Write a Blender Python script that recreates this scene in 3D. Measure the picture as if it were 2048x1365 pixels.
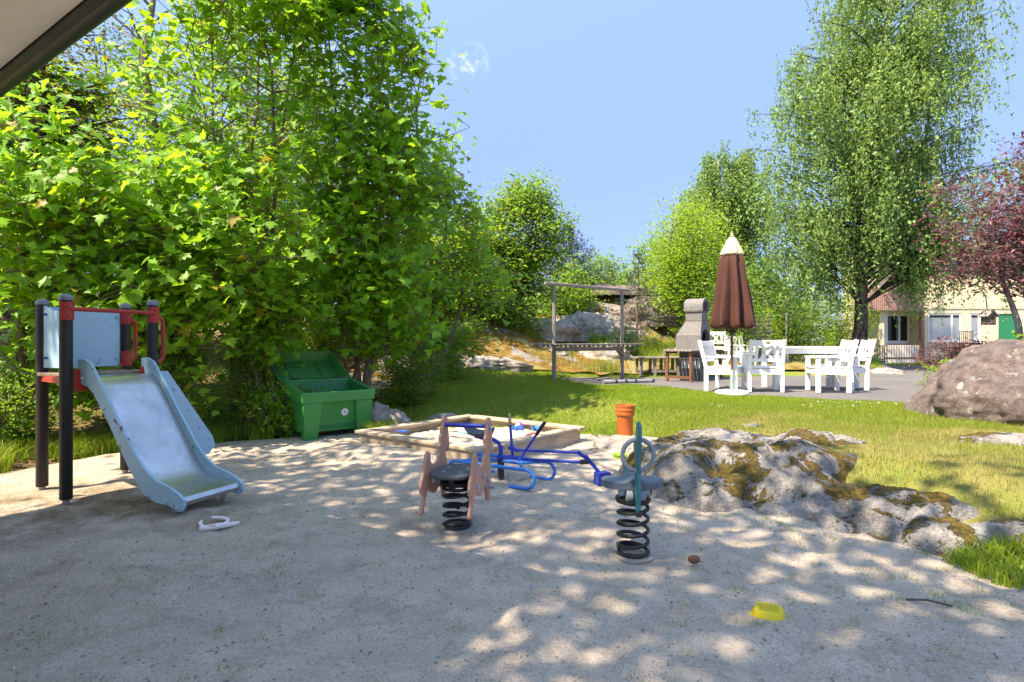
import bpy, math, random, zlib
import numpy as np
from mathutils import Vector, Matrix

# ------------------------------------------------------------------ camera, sky, sun, exposure
scene = bpy.context.scene
COL = scene.collection
for _o in list(bpy.data.objects):
    bpy.data.objects.remove(_o)

cam_data = bpy.data.cameras.new("camera")
cam_data.sensor_width = 36.0
cam_data.lens = 20.0
cam_data.shift_y = 0.0012
cam_data.clip_start = 0.05
cam_data.clip_end = 2000.0
cam = bpy.data.objects.new("camera", cam_data)
cam.location = (0.0, 0.0, 1.25)
cam.rotation_euler = (math.radians(90.0), 0.0, 0.0)
COL.objects.link(cam)
scene.camera = cam

SHX, SHY = 0.50, 0.36                       # ground shadow of a 1 m pole
SUN_EL = math.atan(1.0 / math.hypot(SHX, SHY))
SUN_AZ = math.atan2(-SHX, -SHY)             # clockwise from +Y

world = bpy.data.worlds.new("World")
scene.world = world
world.use_nodes = True
wn, wl = world.node_tree.nodes, world.node_tree.links
wn.clear()
w_out = wn.new("ShaderNodeOutputWorld")
w_bg = wn.new("ShaderNodeBackground")
w_sky = wn.new("ShaderNodeTexSky")
w_sky.sky_type = 'NISHITA'
w_sky.sun_disc = False
w_sky.sun_elevation = SUN_EL
w_sky.sun_rotation = SUN_AZ
w_sky.air_density = 1.0
w_sky.dust_density = 0.35
w_sky.ozone_density = 4.5
w_bg.inputs["Strength"].default_value = 0.15
# a small wisp of cloud
w_co = wn.new("ShaderNodeTexCoord")
w_no = wn.new("ShaderNodeTexNoise"); w_no.inputs["Scale"].default_value = 45.0
w_no.inputs["Detail"].default_value = 6.0; w_no.inputs["Roughness"].default_value = 0.6
w_dot = wn.new("ShaderNodeVectorMath"); w_dot.operation = 'DOT_PRODUCT'
_d = Vector((-88 / 1138, 1.0, 557 / 1138)).normalized()
w_dot.inputs[1].default_value = _d
w_nrm = wn.new("ShaderNodeVectorMath"); w_nrm.operation = 'NORMALIZE'
w_mr = wn.new("ShaderNodeMapRange"); w_mr.inputs[1].default_value = 0.9993; w_mr.inputs[2].default_value = 1.0005
w_mr2 = wn.new("ShaderNodeMapRange"); w_mr2.inputs[1].default_value = 0.50; w_mr2.inputs[2].default_value = 0.85
w_mu = wn.new("ShaderNodeMath"); w_mu.operation = 'MULTIPLY'
w_mix = wn.new("ShaderNodeMixRGB"); w_mix.inputs[2].default_value = (7.5, 8.0, 8.8, 1)
wl.new(w_co.outputs["Generated"], w_nrm.inputs[0])
wl.new(w_nrm.outputs[0], w_dot.inputs[0])
wl.new(w_nrm.outputs[0], w_no.inputs["Vector"])
wl.new(w_dot.outputs["Value"], w_mr.inputs[0])
wl.new(w_no.outputs["Fac"], w_mr2.inputs[0])
wl.new(w_mr.outputs[0], w_mu.inputs[0]); wl.new(w_mr2.outputs[0], w_mu.inputs[1])
wl.new(w_mu.outputs[0], w_mix.inputs[0])
wl.new(w_sky.outputs[0], w_mix.inputs[1])
w_tint = wn.new("ShaderNodeMixRGB"); w_tint.blend_type = 'MULTIPLY'; w_tint.inputs[0].default_value = 1.0; w_tint.inputs[2].default_value = (1, 1, 1, 1)
w_sep = wn.new("ShaderNodeSeparateXYZ"); wl.new(w_nrm.outputs[0], w_sep.inputs[0])
w_el = wn.new("ShaderNodeMapRange"); w_el.interpolation_type = 'SMOOTHSTEP'; w_el.inputs[1].default_value = -.05; w_el.inputs[2].default_value = 1.05; wl.new(w_sep.outputs[2], w_el.inputs[0])
w_hz = wn.new("ShaderNodeMixRGB"); w_hz.inputs[1].default_value = (.16, .183, .30, 1); w_hz.inputs[2].default_value = (1, 1, 1, 1)   # clear dry air: the sky stays blue down to the horizon
wl.new(w_el.outputs[0], w_hz.inputs[0]); wl.new(w_hz.outputs[0], w_tint.inputs[2])
wl.new(w_mix.outputs[0], w_tint.inputs[1]); wl.new(w_tint.outputs[0], w_bg.inputs["Color"])
wl.new(w_bg.outputs[0], w_out.inputs["Surface"])

sun_data = bpy.data.lights.new("sun", 'SUN')
sun_data.energy = 2.55
sun_data.angle = math.radians(0.55)
sun_data.color = (1.0, 0.95, 0.87)
sun = bpy.data.objects.new("sun", sun_data)
sun.location = (-20, -15, 40)
sun.rotation_euler = Vector((SHX, SHY, -1.0)).to_track_quat('-Z', 'Y').to_euler()
COL.objects.link(sun)

scene.view_settings.view_transform = 'Standard'
scene.view_settings.look = 'None'
scene.view_settings.exposure = 2.22
scene.view_settings.use_white_balance = True      # the camera's daylight-shade balance
scene.view_settings.white_balance_temperature = 8200
scene.view_settings.white_balance_tint = 12
scene.view_settings.gamma = 1.0
scene.view_settings.use_curve_mapping = False
scene.render.engine = 'CYCLES'
scene.cycles.use_denoising = True
scene.cycles.max_bounces = 10
scene.cycles.diffuse_bounces = 6
scene.cycles.transparent_max_bounces = 4
scene.cycles.sample_clamp_indirect = 8.0

# ------------------------------------------------------------------ helpers
rng = np.random.default_rng(7)
random.seed(7)
def reseed(s):
    global rng
    rng = np.random.default_rng(zlib.crc32(s.encode()))
F = 1138.0
def gp(px, py, z=0.0):                       # where a sight line meets the level z
    d = F * (1.25 - z) / (py - 685.0)
    return ((px - 1024.0) / F * d, d, z)

def tag(o, label=None, cat=None, group=None, kind=None):
    if label: o["label"] = label
    if cat: o["category"] = cat
    if group: o["group"] = group
    if kind: o["kind"] = kind
    return o

def empty(name, loc, rz=0.0, label=None, cat=None, group=None):
    o = bpy.data.objects.new(name, None)
    o.empty_display_size = 0.2
    o.location = loc
    o.rotation_euler = (0, 0, rz)
    COL.objects.link(o)
    return tag(o, label, cat, group)

def link_mesh(name, me, mat, parent=None, smooth=False):
    if mat is not None: me.materials.append(mat)
    if smooth:
        me.polygons.foreach_set("use_smooth", np.ones(len(me.polygons), dtype=bool))
    o = bpy.data.objects.new(name, me)
    COL.objects.link(o)
    if parent is not None: o.parent = parent
    return o

class MB:
    """collects shapes and links them as one mesh object"""
    def __init__(s): s.v = []; s.f = []
    def add(s, vs, fs):
        k = len(s.v); s.v += [tuple(v) for v in vs]; s.f += [tuple(i + k for i in f) for f in fs]; return s
    def box(s, c, size, rot=None, bev=0.0):
        hx, hy, hz = size[0] / 2, size[1] / 2, size[2] / 2
        b = min(bev, hx * .8, hy * .8, hz * .8)
        if b <= 0:
            vs = [Vector((x, y, z)) for x in (-hx, hx) for y in (-hy, hy) for z in (-hz, hz)]
            fs = [(0, 1, 3, 2), (4, 6, 7, 5), (0, 4, 5, 1), (2, 3, 7, 6), (0, 2, 6, 4), (1, 5, 7, 3)]
        else:
            # chamfered box: rings in z
            def ring(x, y, z, bb): return [Vector(p) for p in ((-x + bb, -y, z), (x - bb, -y, z), (x, -y + bb, z), (x, y - bb, z), (x - bb, y, z), (-x + bb, y, z), (-x, y - bb, z), (-x, -y + bb, z))]
            r = [ring(hx - b, hy - b, -hz, b * .3), ring(hx, hy, -hz + b, b), ring(hx, hy, hz - b, b), ring(hx - b, hy - b, hz, b * .3)]
            vs = [p for q in r for p in q]
            fs = [tuple(range(7, -1, -1)), tuple(range(24, 32))]
            for k in range(3):
                for i in range(8):
                    j = (i + 1) % 8
                    fs.append((k * 8 + i, k * 8 + j, k * 8 + 8 + j, k * 8 + 8 + i))
        if rot is not None: vs = [rot @ v for v in vs]
        c = Vector(c)
        return s.add([v + c for v in vs], fs)
    def bar(s, a, b, w, h, up=(0, 0, 1), bev=0.0):
        a, b = Vector(a), Vector(b); d = b - a; L = d.length; d.normalize()
        u = Vector(up); 
        if abs(d.dot(u)) > .98: u = Vector((0, 1, 0))
        side = u.cross(d).normalized(); u = d.cross(side)
        m = Matrix((d, side, u)).transposed()
        return s.box((a + b) / 2, (L, w, h), m, bev)
    def tube(s, pts, r, n=8, cap=True):
        pts = [Vector(p) for p in pts]
        rs = r if isinstance(r, (list, tuple, np.ndarray)) else [r] * len(pts)
        k0 = len(s.v); prev = None
        for i, p in enumerate(pts):
            t = (pts[min(i + 1, len(pts) - 1)] - pts[max(i - 1, 0)])
            if t.length < 1e-9: t = Vector((0, 0, 1))
            t.normalize()
            if prev is None:
                a = Vector((0, 0, 1)) if abs(t.z) < .9 else Vector((1, 0, 0))
                n1 = t.cross(a).normalized()
            else:
                n1 = (prev - t * prev.dot(t)); n1.normalize()
            prev = n1; n2 = t.cross(n1)
            for j in range(n):
                an = 2 * math.pi * j / n
                s.v.append(tuple(p + (n1 * math.cos(an) + n2 * math.sin(an)) * rs[i]))
        for i in range(len(pts) - 1):
            for j in range(n):
                a = k0 + i * n + j; b = k0 + i * n + (j + 1) % n
                s.f.append((a, b, b + n, a + n))
        if cap:
            s.f.append(tuple(k0 + j for j in range(n - 1, -1, -1)))
            s.f.append(tuple(k0 + (len(pts) - 1) * n + j for j in range(n)))
        return s
    def lathe(s, prof, n=20, c=(0, 0, 0), fold=None):
        k0 = len(s.v); c = Vector(c)
        for r, z in prof:
            for j in range(n):
                a = 2 * math.pi * j / n
                rr = r * (fold(a, z) if fold else 1)
                s.v.append((c.x + rr * math.cos(a), c.y + rr * math.sin(a), c.z + z))
        for i in range(len(prof) - 1):
            for j in range(n):
                a = k0 + i * n + j; b = k0 + i * n + (j + 1) % n
                s.f.append((a, b, b + n, a + n))
        s.f.append(tuple(k0 + j for j in range(n - 1, -1, -1)))
        s.f.append(tuple(k0 + (len(prof) - 1) * n + j for j in range(n)))
        return s
    def prism(s, poly, mat4, thick):
        """2D outline extruded by thick along local z, placed by mat4 (any concave outline)"""
        n = len(poly); h = thick / 2
        vs = [mat4 @ Vector((x, y, -h)) for x, y in poly] + [mat4 @ Vector((x, y, h)) for x, y in poly]
        fs = [tuple(range(n - 1, -1, -1)), tuple(range(n, 2 * n))]
        for i in range(n):
            j = (i + 1) % n
            fs.append((i, j, n + j, n + i))
        return s.add(vs, fs)
    def ball(s, c, r, n=10, m=6, sc=(1, 1, 1)):
        k0 = len(s.v)
        prof = [(math.sin(math.pi * i / m), -math.cos(math.pi * i / m)) for i in range(m + 1)]
        for rr, z in prof:
            for j in range(n):
                a = 2 * math.pi * j / n
                s.v.append((c[0] + r * sc[0] * max(rr, .02) * math.cos(a), c[1] + r * sc[1] * max(rr, .02) * math.sin(a), c[2] + r * sc[2] * z))
        for i in range(m):
            for j in range(n):
                a = k0 + i * n + j; b = k0 + i * n + (j + 1) % n
                s.f.append((a, b, b + n, a + n))
        return s
    def build(s, name, mat, parent=None, smooth=False):
        me = bpy.data.meshes.new(name)
        me.from_pydata(s.v, [], s.f)
        me.update()
        o = link_mesh(name, me, mat, parent, smooth)
        if smooth:
            try: me.set_sharp_from_angle(angle=math.radians(38))
            except Exception: pass
        return o

def np_mesh(name, V, Fc, mat, parent=None, smooth=False):
    """V (n,3); Fc (m,3 or 4) integer array"""
    me = bpy.data.meshes.new(name)
    V = np.ascontiguousarray(V, dtype=np.float32); Fc = np.ascontiguousarray(Fc, dtype=np.int32)
    k = Fc.shape[1]
    me.vertices.add(len(V)); me.vertices.foreach_set("co", V.ravel())
    me.loops.add(Fc.size); me.loops.foreach_set("vertex_index", Fc.ravel())
    me.polygons.add(len(Fc))
    me.polygons.foreach_set("loop_start", np.arange(0, Fc.size, k, dtype=np.int32))
    me.polygons.foreach_set("loop_total", np.full(len(Fc), k, dtype=np.int32))
    me.update(calc_edges=True)
    return link_mesh(name, me, mat, parent, smooth)

def copy_tree(o, parent=None):
    c = o.copy(); COL.objects.link(c)
    if parent is not None: c.parent = parent
    for ch in list(o.children): copy_tree(ch, c)
    return c

# value noise in numpy
_P = np.random.default_rng(3).random((64, 64, 64))
def vnoise(x, y, z=0.0):
    x, y, z = np.broadcast_arrays(np.asarray(x, float), np.asarray(y, float), np.asarray(z, float))
    xi, yi, zi = np.floor(x).astype(int), np.floor(y).astype(int), np.floor(z).astype(int)
    fx, fy, fz = x - xi, y - yi, z - zi
    fx, fy, fz = fx * fx * (3 - 2 * fx), fy * fy * (3 - 2 * fy), fz * fz * (3 - 2 * fz)
    def g(a, b, c): return _P[(xi + a) % 64, (yi + b) % 64, (zi + c) % 64]
    r = 0
    for a in (0, 1):
        for b in (0, 1):
            for c in (0, 1):
                r = r + g(a, b, c) * (fx if a else 1 - fx) * (fy if b else 1 - fy) * (fz if c else 1 - fz)
    return r * 2 - 1
def fbm(x, y, z=0.0, o=4, g=0.5):
    r = 0; a = 1.0; s = 1.0
    for i in range(o):
        r = r + a * vnoise(np.asarray(x) * s + i * 7.3, np.asarray(y) * s + i * 3.1, np.asarray(z) * s + i * 1.7); a *= g; s *= 2.03
    return r
def sstep(t): t = np.clip(t, 0, 1); return t * t * (3 - 2 * t)

def poly_sd(poly, x, y):
    """signed distance, negative inside"""
    x = np.asarray(x, float); y = np.asarray(y, float)
    d = np.full(x.shape, 1e9); ins = np.zeros(x.shape, bool)
    n = len(poly)
    for i in range(n):
        ax, ay = poly[i]; bx, by = poly[(i + 1) % n]
        ex, ey = bx - ax, by - ay
        t = np.clip(((x - ax) * ex + (y - ay) * ey) / (ex * ex + ey * ey), 0, 1)
        d = np.minimum(d, np.hypot(x - ax - t * ex, y - ay - t * ey))
        c = ((ay > y) != (by > y))
        with np.errstate(divide='ignore', invalid='ignore'):
            xx = ax + (y - ay) / (by - ay if by != ay else 1e-9) * ex
        ins ^= c & (x < xx)
    return np.where(ins, -d, d)

# ------------------------------------------------------------------ materials
def new_mat(name):
    m = bpy.data.materials.new(name); m.use_nodes = True
    nt = m.node_tree; nt.nodes.clear()
    out = nt.nodes.new("ShaderNodeOutputMaterial")
    return m, nt, out
def N(nt, typ, **kw):
    n = nt.nodes.new(typ)
    for k, v in kw.items():
        if hasattr(n, k) and not k[0].isupper(): setattr(n, k, v)
    return n
def ramp(nt, fac, stops):
    r = nt.nodes.new("ShaderNodeValToRGB")
    e = r.color_ramp.elements
    while len(e) < len(stops): e.new(0.5)
    for i, (p, c) in enumerate(stops):
        e[i].position = p; e[i].color = (*c, 1) if len(c) == 3 else c
    nt.links.new(fac, r.inputs[0]); return r.outputs[0]
def noise(nt, vec, scale, detail=4, rough=.55, dist=0.0):
    n = nt.nodes.new("ShaderNodeTexNoise")
    n.inputs["Scale"].default_value = scale; n.inputs["Detail"].default_value = detail
    n.inputs["Roughness"].default_value = rough; n.inputs["Distortion"].default_value = dist
    if vec is not None: nt.links.new(vec, n.inputs["Vector"])
    return n.outputs["Fac"]
def mixc(nt, fac, a, b, mode='MIX'):
    m = nt.nodes.new("ShaderNodeMixRGB"); m.blend_type = mode
    for i, q in ((0, fac), (1, a), (2, b)):
        if isinstance(q, (int, float)): m.inputs[i].default_value = q
        elif isinstance(q, tuple): m.inputs[i].default_value = (*q, 1) if len(q) == 3 else q
        else: nt.links.new(q, m.inputs[i])
    return m.outputs[0]
def mathn(nt, op, a, b=None, c=None):
    m = nt.nodes.new("ShaderNodeMath"); m.operation = op
    for i, q in enumerate((a, b, c)):
        if q is None: continue
        if isinstance(q, (int, float)): m.inputs[i].default_value = q
        else: nt.links.new(q, m.inputs[i])
    return m.outputs[0]
def maprange(nt, v, a, b, c=0.0, d=1.0):
    m = nt.nodes.new("ShaderNodeMapRange"); m.inputs[1].default_value = a; m.inputs[2].default_value = b
    m.inputs[3].default_value = c; m.inputs[4].default_value = d
    nt.links.new(v, m.inputs[0]); return m.outputs[0]
def coords(nt, kind="Object"):
    return nt.nodes.new("ShaderNodeTexCoord").outputs[kind]
def pos(nt): return nt.nodes.new("ShaderNodeNewGeometry").outputs["Position"]
def bump(nt, h, strength=.4, dist=.02):
    b = nt.nodes.new("ShaderNodeBump"); b.inputs["Strength"].default_value = strength
    b.inputs["Distance"].default_value = dist; nt.links.new(h, b.inputs["Height"]); return b.outputs[0]
def pbsdf(nt, out, col, rough=.6, metal=0.0, normal=None, spec=.4):
    p = nt.nodes.new("ShaderNodeBsdfPrincipled")
    if isinstance(col, tuple): p.inputs["Base Color"].default_value = (*col, 1)
    else: nt.links.new(col, p.inputs["Base Color"])
    if isinstance(rough, (int, float)): p.inputs["Roughness"].default_value = rough
    else: nt.links.new(rough, p.inputs["Roughness"])
    p.inputs["Metallic"].default_value = metal
    p.inputs["Specular IOR Level"].default_value = spec
    if normal is not None: nt.links.new(normal, p.inputs["Normal"])
    nt.links.new(p.outputs[0], out.inputs["Surface"]); return p

def paint(name, col, rough=.45, var=.12, scale=6.0, chips=None, chip_amt=.62, bstr=.08, metal=0.0, grain=None):
    """painted or plastic surface with slight unevenness, dirt and optional chips"""
    m, nt, out = new_mat(name); v = coords(nt)
    n1 = noise(nt, v, scale, 5, .6)
    c = mixc(nt, maprange(nt, n1, .3, .7), tuple(x * (1 - var) for x in col), tuple(min(x * (1 + var), 1) for x in col))
    n2 = noise(nt, v, scale * 7, 3, .6)
    c = mixc(nt, maprange(nt, n2, .55, .8, 0, .35), c, tuple(x * .55 + .03 for x in col))
    if chips:
        n3 = noise(nt, v, scale * 4.5, 3, .5, .6)
        c = mixc(nt, maprange(nt, n3, chip_amt, chip_amt + .015), c, chips)
    hb = n2
    if grain:
        w = nt.nodes.new("ShaderNodeTexWave"); w.inputs["Scale"].default_value = grain
        w.inputs["Distortion"].default_value = 3.0; w.inputs["Detail"].default_value = 3
        nt.links.new(v, w.inputs["Vector"]); hb = w.outputs["Fac"]
    r = maprange(nt, n1, .2, .8, max(rough - .1, .05), min(rough + .12, 1))
    pbsdf(nt, out, c, r, metal, bump(nt, hb, bstr, .01)); return m

def wood(name, col, dark, rough=.75, scale=1.0, axis=0):
    m, nt, out = new_mat(name); v = coords(nt)
    mp = nt.nodes.new("ShaderNodeMapping"); nt.links.new(v, mp.inputs[0])
    sc = [14 * scale] * 3; sc[axis] = 1.2 * scale; mp.inputs["Scale"].default_value = sc
    n1 = noise(nt, mp.outputs[0], 3.0, 6, .65, .4); n2 = noise(nt, v, 4.0, 4)
    c = mixc(nt, maprange(nt, n1, .3, .72), dark, col)
    c = mixc(nt, maprange(nt, n2, .4, .75, 0, .4), c, tuple(x * .7 for x in dark))
    pbsdf(nt, out, c, rough, 0, bump(nt, n1, .35, .006), .25); return m

def leafmat(name, a, b, trans, yellow=None, rough=.45, tw=.5):
    """two-sided leaf: diffuse and gloss plus light shining through, varied leaf by leaf"""
    if a[1] > a[0] * 1.15 and 'grass' not in name: a, b, trans = [(q[0] * .88, q[1] * 1.04, q[2] * 1.25) for q in (a, b, trans)]
    m, nt, out = new_mat(name)
    g = nt.nodes.new("ShaderNodeNewGeometry")
    r = g.outputs["Random Per Island"]
    c = mixc(nt, r, a, b)
    n = noise(nt, g.outputs["Position"], .9, 3)
    c = mixc(nt, maprange(nt, n, .35, .7, 0, .5), c, tuple((x + y) * .5 * .72 for x, y in zip(a, b)))
    t = mixc(nt, r, trans, tuple(x * .75 for x in trans))
    if yellow:
        f = mathn(nt, 'GREATER_THAN', mathn(nt, 'FRACT', mathn(nt, 'MULTIPLY', r, 17.31)), .965)
        c = mixc(nt, f, c, yellow); t = mixc(nt, f, t, yellow)
    p = nt.nodes.new("ShaderNodeBsdfPrincipled"); nt.links.new(c, p.inputs["Base Color"])
    p.inputs["Roughness"].default_value = rough; p.inputs["Specular IOR Level"].default_value = .35
    tr = nt.nodes.new("ShaderNodeBsdfTranslucent"); nt.links.new(t, tr.inputs["Color"])
    mx = nt.nodes.new("ShaderNodeMixShader"); mx.inputs[0].default_value = tw
    nt.links.new(p.outputs[0], mx.inputs[1]); nt.links.new(tr.outputs[0], mx.inputs[2])
    nt.links.new(mx.outputs[0], out.inputs["Surface"]); return m

M = {}
def mats():
    # ---- sand
    m, nt, out = new_mat("playground_sand"); v = pos(nt)
    big = noise(nt, v, .55, 5, .6); mid = noise(nt, v, 5.0, 5, .65); fine = noise(nt, v, 130.0, 3, .7); grit = noise(nt, v, 30.0, 5, .8); clump = noise(nt, v, 2.1, 6, .75)
    c = mixc(nt, maprange(nt, big, .3, .7), (.57, .475, .375), (.67, .565, .455))
    c = mixc(nt, maprange(nt, mid, .42, .72, 0, .6), c, (.37, .305, .24))
    c = mixc(nt, maprange(nt, clump, .50, .68, 0, .55), c, (.25, .21, .165))
    c = mixc(nt, mathn(nt, 'MULTIPLY', maprange(nt, grit, .55, .70, 0, .6), maprange(nt, clump, .36, .60, .2, 1.0)), c, (.15, .12, .095))
    c = mixc(nt, maprange(nt, fine, .60, .72, 0, .55), c, (.68, .63, .56))
    c = mixc(nt, maprange(nt, fine, .46, .30, 0, .8), c, (.13, .105, .085))
    gr2 = noise(nt, v, 75.0, 3, .8); c = mixc(nt, maprange(nt, gr2, .53, .70, 0, .45), c, (.19, .155, .12)); c = mixc(nt, maprange(nt, gr2, .46, .33, 0, .4), c, (.66, .58, .48))
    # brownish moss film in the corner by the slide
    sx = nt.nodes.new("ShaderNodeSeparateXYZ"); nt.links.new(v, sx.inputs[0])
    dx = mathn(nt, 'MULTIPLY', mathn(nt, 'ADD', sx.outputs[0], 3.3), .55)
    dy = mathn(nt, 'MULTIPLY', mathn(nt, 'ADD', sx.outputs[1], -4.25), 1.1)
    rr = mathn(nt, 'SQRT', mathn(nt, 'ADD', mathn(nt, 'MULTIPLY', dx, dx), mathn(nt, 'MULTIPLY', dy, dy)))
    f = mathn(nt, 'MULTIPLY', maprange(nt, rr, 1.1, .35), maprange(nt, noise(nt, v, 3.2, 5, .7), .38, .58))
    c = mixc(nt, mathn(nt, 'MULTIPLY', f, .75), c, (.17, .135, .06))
    hh = mathn(nt, 'ADD', mathn(nt, 'MULTIPLY', grit, .6), mathn(nt, 'ADD', mathn(nt, 'MULTIPLY', fine, .3), mathn(nt, 'MULTIPLY', noise(nt, v, 14, 4), 1.2)))
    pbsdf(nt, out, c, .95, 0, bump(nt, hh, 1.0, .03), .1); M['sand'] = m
    # ---- sandbox sand (cleaner)
    m, nt, out = new_mat("sandbox_sand"); v = pos(nt)
    mid = noise(nt, v, 6.0, 5, .65); fine = noise(nt, v, 120.0, 3, .7)
    c = mixc(nt, maprange(nt, mid, .3, .7), (.44, .36, .28), (.52, .44, .355))
    c = mixc(nt, maprange(nt, fine, .40, .28, 0, .5), c, (.25, .2, .17))
    pbsdf(nt, out, c, .95, 0, bump(nt, mathn(nt, 'ADD', mid, mathn(nt, 'MULTIPLY', fine, .3)), .7, .02), .1); M['sand2'] = m
    # ---- lawn soil
    m, nt, out = new_mat("lawn_turf"); v = pos(nt)
    a = noise(nt, v, .8, 5, .6); b = noise(nt, v, 38, 5, .8)
    c = mixc(nt, maprange(nt, a, .35, .65), (.15, .23, .03), (.26, .26, .07))
    sx = nt.nodes.new("ShaderNodeSeparateXYZ"); nt.links.new(v, sx.inputs[0])
    dr = mathn(nt, 'MULTIPLY', maprange(nt, sx.outputs[0], 1.2, 2.8), maprange(nt, sx.outputs[1], 8.2, 5.6))
    dr = mathn(nt, 'MULTIPLY', dr, maprange(nt, noise(nt, v, 1.7, 5, .7), .30, .56))
    c = mixc(nt, mathn(nt, 'MULTIPLY', dr, .75), c, (.32, .27, .095))
    c = mixc(nt, maprange(nt, b, .4, .7, 0, .6), c, (.09, .12, .025))
    pbsdf(nt, out, c, .95, 0, bump(nt, b, .8, .03), .1); M['turf'] = m
    # ---- wood floor, litter, moss and bare rock
    m, nt, out = new_mat("forest_floor"); v = pos(nt)
    a = noise(nt, v, .5, 5, .6); b = noise(nt, v, 9, 5, .7); cc = noise(nt, v, 45, 4, .7)
    c = mixc(nt, maprange(nt, b, .35, .65), (.16, .11, .06), (.30, .21, .125))
    c = mixc(nt, maprange(nt, cc, .55, .7, 0, .8), c, (.33, .25, .16))
    c = mixc(nt, maprange(nt, a, .42, .60), c, (.12, .14, .03))
    pbsdf(nt, out, c, .95, 0, bump(nt, mathn(nt, 'ADD', b, cc), .9, .04), .1); M['soil'] = m
    m, nt, out = new_mat("mossy_hillside"); v = pos(nt)
    a = noise(nt, v, .55, 6, .62, .5); b = noise(nt, v, 3.5, 6, .7); cc = noise(nt, v, 30, 4, .7)
    rock = mixc(nt, maprange(nt, b, .3, .7), (.22, .20, .185), (.42, .375, .345))
    moss = mixc(nt, maprange(nt, b, .35, .65), (.20, .105, .018), (.30, .20, .05))
    dry = mixc(nt, maprange(nt, cc, .35, .65), (.24, .21, .07), (.40, .34, .15))
    c = mixc(nt, maprange(nt, a, .40, .47), dry, moss)
    c = mixc(nt, maprange(nt, mathn(nt, 'ADD', a, mathn(nt, 'MULTIPLY', b, .35)), .70, .74), c, rock)
    pbsdf(nt, out, c, .95, 0, bump(nt, mathn(nt, 'ADD', mathn(nt, 'MULTIPLY', b, 1.5), cc), 1.0, .06), .1); M['hill'] = m
    # ---- asphalt
    m, nt, out = new_mat("asphalt"); v = pos(nt)
    a = noise(nt, v, .7, 5, .6); b = noise(nt, v, 160, 2, .7); s = noise(nt, v, 5, 5, .7)
    c = mixc(nt, maprange(nt, a, .3, .7), (.105, .10, .102), (.155, .148, .148))
    c = mixc(nt, maprange(nt, s, .5, .75, 0, .4), c, (.19, .18, .175))
    c = mixc(nt, maprange(nt, b, .55, .75, 0, .6), c, (.28, .27, .265))
    pbsdf(nt, out, c, .9, 0, bump(nt, b, .5, .008), .2); M['asphalt'] = m
    # ---- granite with lichen and moss
    def granite(name, base, base2, mossamt, lich):
        m, nt, out = new_mat(name); v = pos(nt)
        a = noise(nt, v, 1.3, 6, .65, .4); b = noise(nt, v, 7, 6, .7); f = noise(nt, v, 60, 4, .8)
        c = mixc(nt, maprange(nt, a, .35, .65), base, base2)
        c = mixc(nt, maprange(nt, b, .42, .66, 0, .8), c, tuple(x * .36 for x in base))
        c = mixc(nt, maprange(nt, f, .55, .72, 0, .6), c, tuple(min(1, x * 1.55) for x in base2))
        c = mixc(nt, maprange(nt, f, .46, .34, 0, .7), c, tuple(x * .28 for x in base))
        vo = nt.nodes.new("ShaderNodeTexVoronoi"); vo.inputs["Scale"].default_value = 9.0; vo.inputs["Randomness"].default_value = 1.0
        mpn = mixc(nt, .18, v, noise(nt, v, 12, 4)); nt.links.new(mpn, vo.inputs["Vector"])
        l = mathn(nt, 'MULTIPLY', maprange(nt, vo.outputs["Distance"], .30, .18), maprange(nt, noise(nt, v, 2.1, 3), .48, .58))
        c = mixc(nt, mathn(nt, 'MULTIPLY', l, lich), c, (.46, .47, .40))
        g = nt.nodes.new("ShaderNodeNewGeometry"); sp = nt.nodes.new("ShaderNodeSeparateXYZ"); nt.links.new(g.outputs["Normal"], sp.inputs[0])
        mo = mathn(nt, 'MULTIPLY', maprange(nt, mathn(nt, 'ADD', noise(nt, v, 2.4, 6, .7, .6), mathn(nt, 'MULTIPLY', sp.outputs[2], .10)), 1 - mossamt, 1.03 - mossamt), maprange(nt, b, .25, .45))
        mc = mixc(nt, maprange(nt, noise(nt, v, 35, 3, .7), .35, .65), (.045, .04, .012), (.20, .135, .03))
        c = mixc(nt, mo, c, mc)
        # cracks
        vc = nt.nodes.new("ShaderNodeTexVoronoi"); vc.feature = 'DISTANCE_TO_EDGE'; vc.inputs["Scale"].default_value = 1.1
        mp2 = mixc(nt, .3, v, noise(nt, v, 2.5, 5)); nt.links.new(mp2, vc.inputs["Vector"])
        cr = mathn(nt, 'MAXIMUM', maprange(nt, vc.outputs["Distance"], .0, .010), maprange(nt, noise(nt, v, .9, 3), .60, .52))
        c = mixc(nt, cr, (.05, .045, .04), c)
        h = mathn(nt, 'ADD', mathn(nt, 'MULTIPLY', b, 1.2), mathn(nt, 'ADD', mathn(nt, 'MULTIPLY', f, .35), mathn(nt, 'ADD', mathn(nt, 'MULTIPLY', mo, .5), mathn(nt, 'MULTIPLY', cr, .6))))
        pbsdf(nt, out, c, .9, 0, bump(nt, h, 1.0, .055), .2); return m
    M['granite'] = granite("lichen_granite", (.24, .225, .205), (.43, .40, .365), .42, .8)
    M['granite_pink'] = granite("pink_granite", (.14, .115, .105), (.26, .20, .18), .26, .7)
    M['granite_bare'] = granite("pale_granite", (.40, .36, .32), (.52, .47, .42), .22, .4)
    # ---- bark
    def bark(name, a_, b_, sc=12, stretch=.25, bs=.8):
        m, nt, out = new_mat(name); v = coords(nt)
        mp = nt.nodes.new("ShaderNodeMapping"); nt.links.new(v, mp.inputs[0]); mp.inputs["Scale"].default_value = (1, 1, stretch)
        n1 = noise(nt, mp.outputs[0], sc, 6, .7, .3)
        c = mixc(nt, maprange(nt, n1, .35, .65), a_, b_)
        pbsdf(nt, out, c, .95, 0, bump(nt, n1, bs, .03), .1); return m
    M['bark'] = bark("brown_bark", (.10, .078, .058), (.25, .20, .15))
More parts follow.
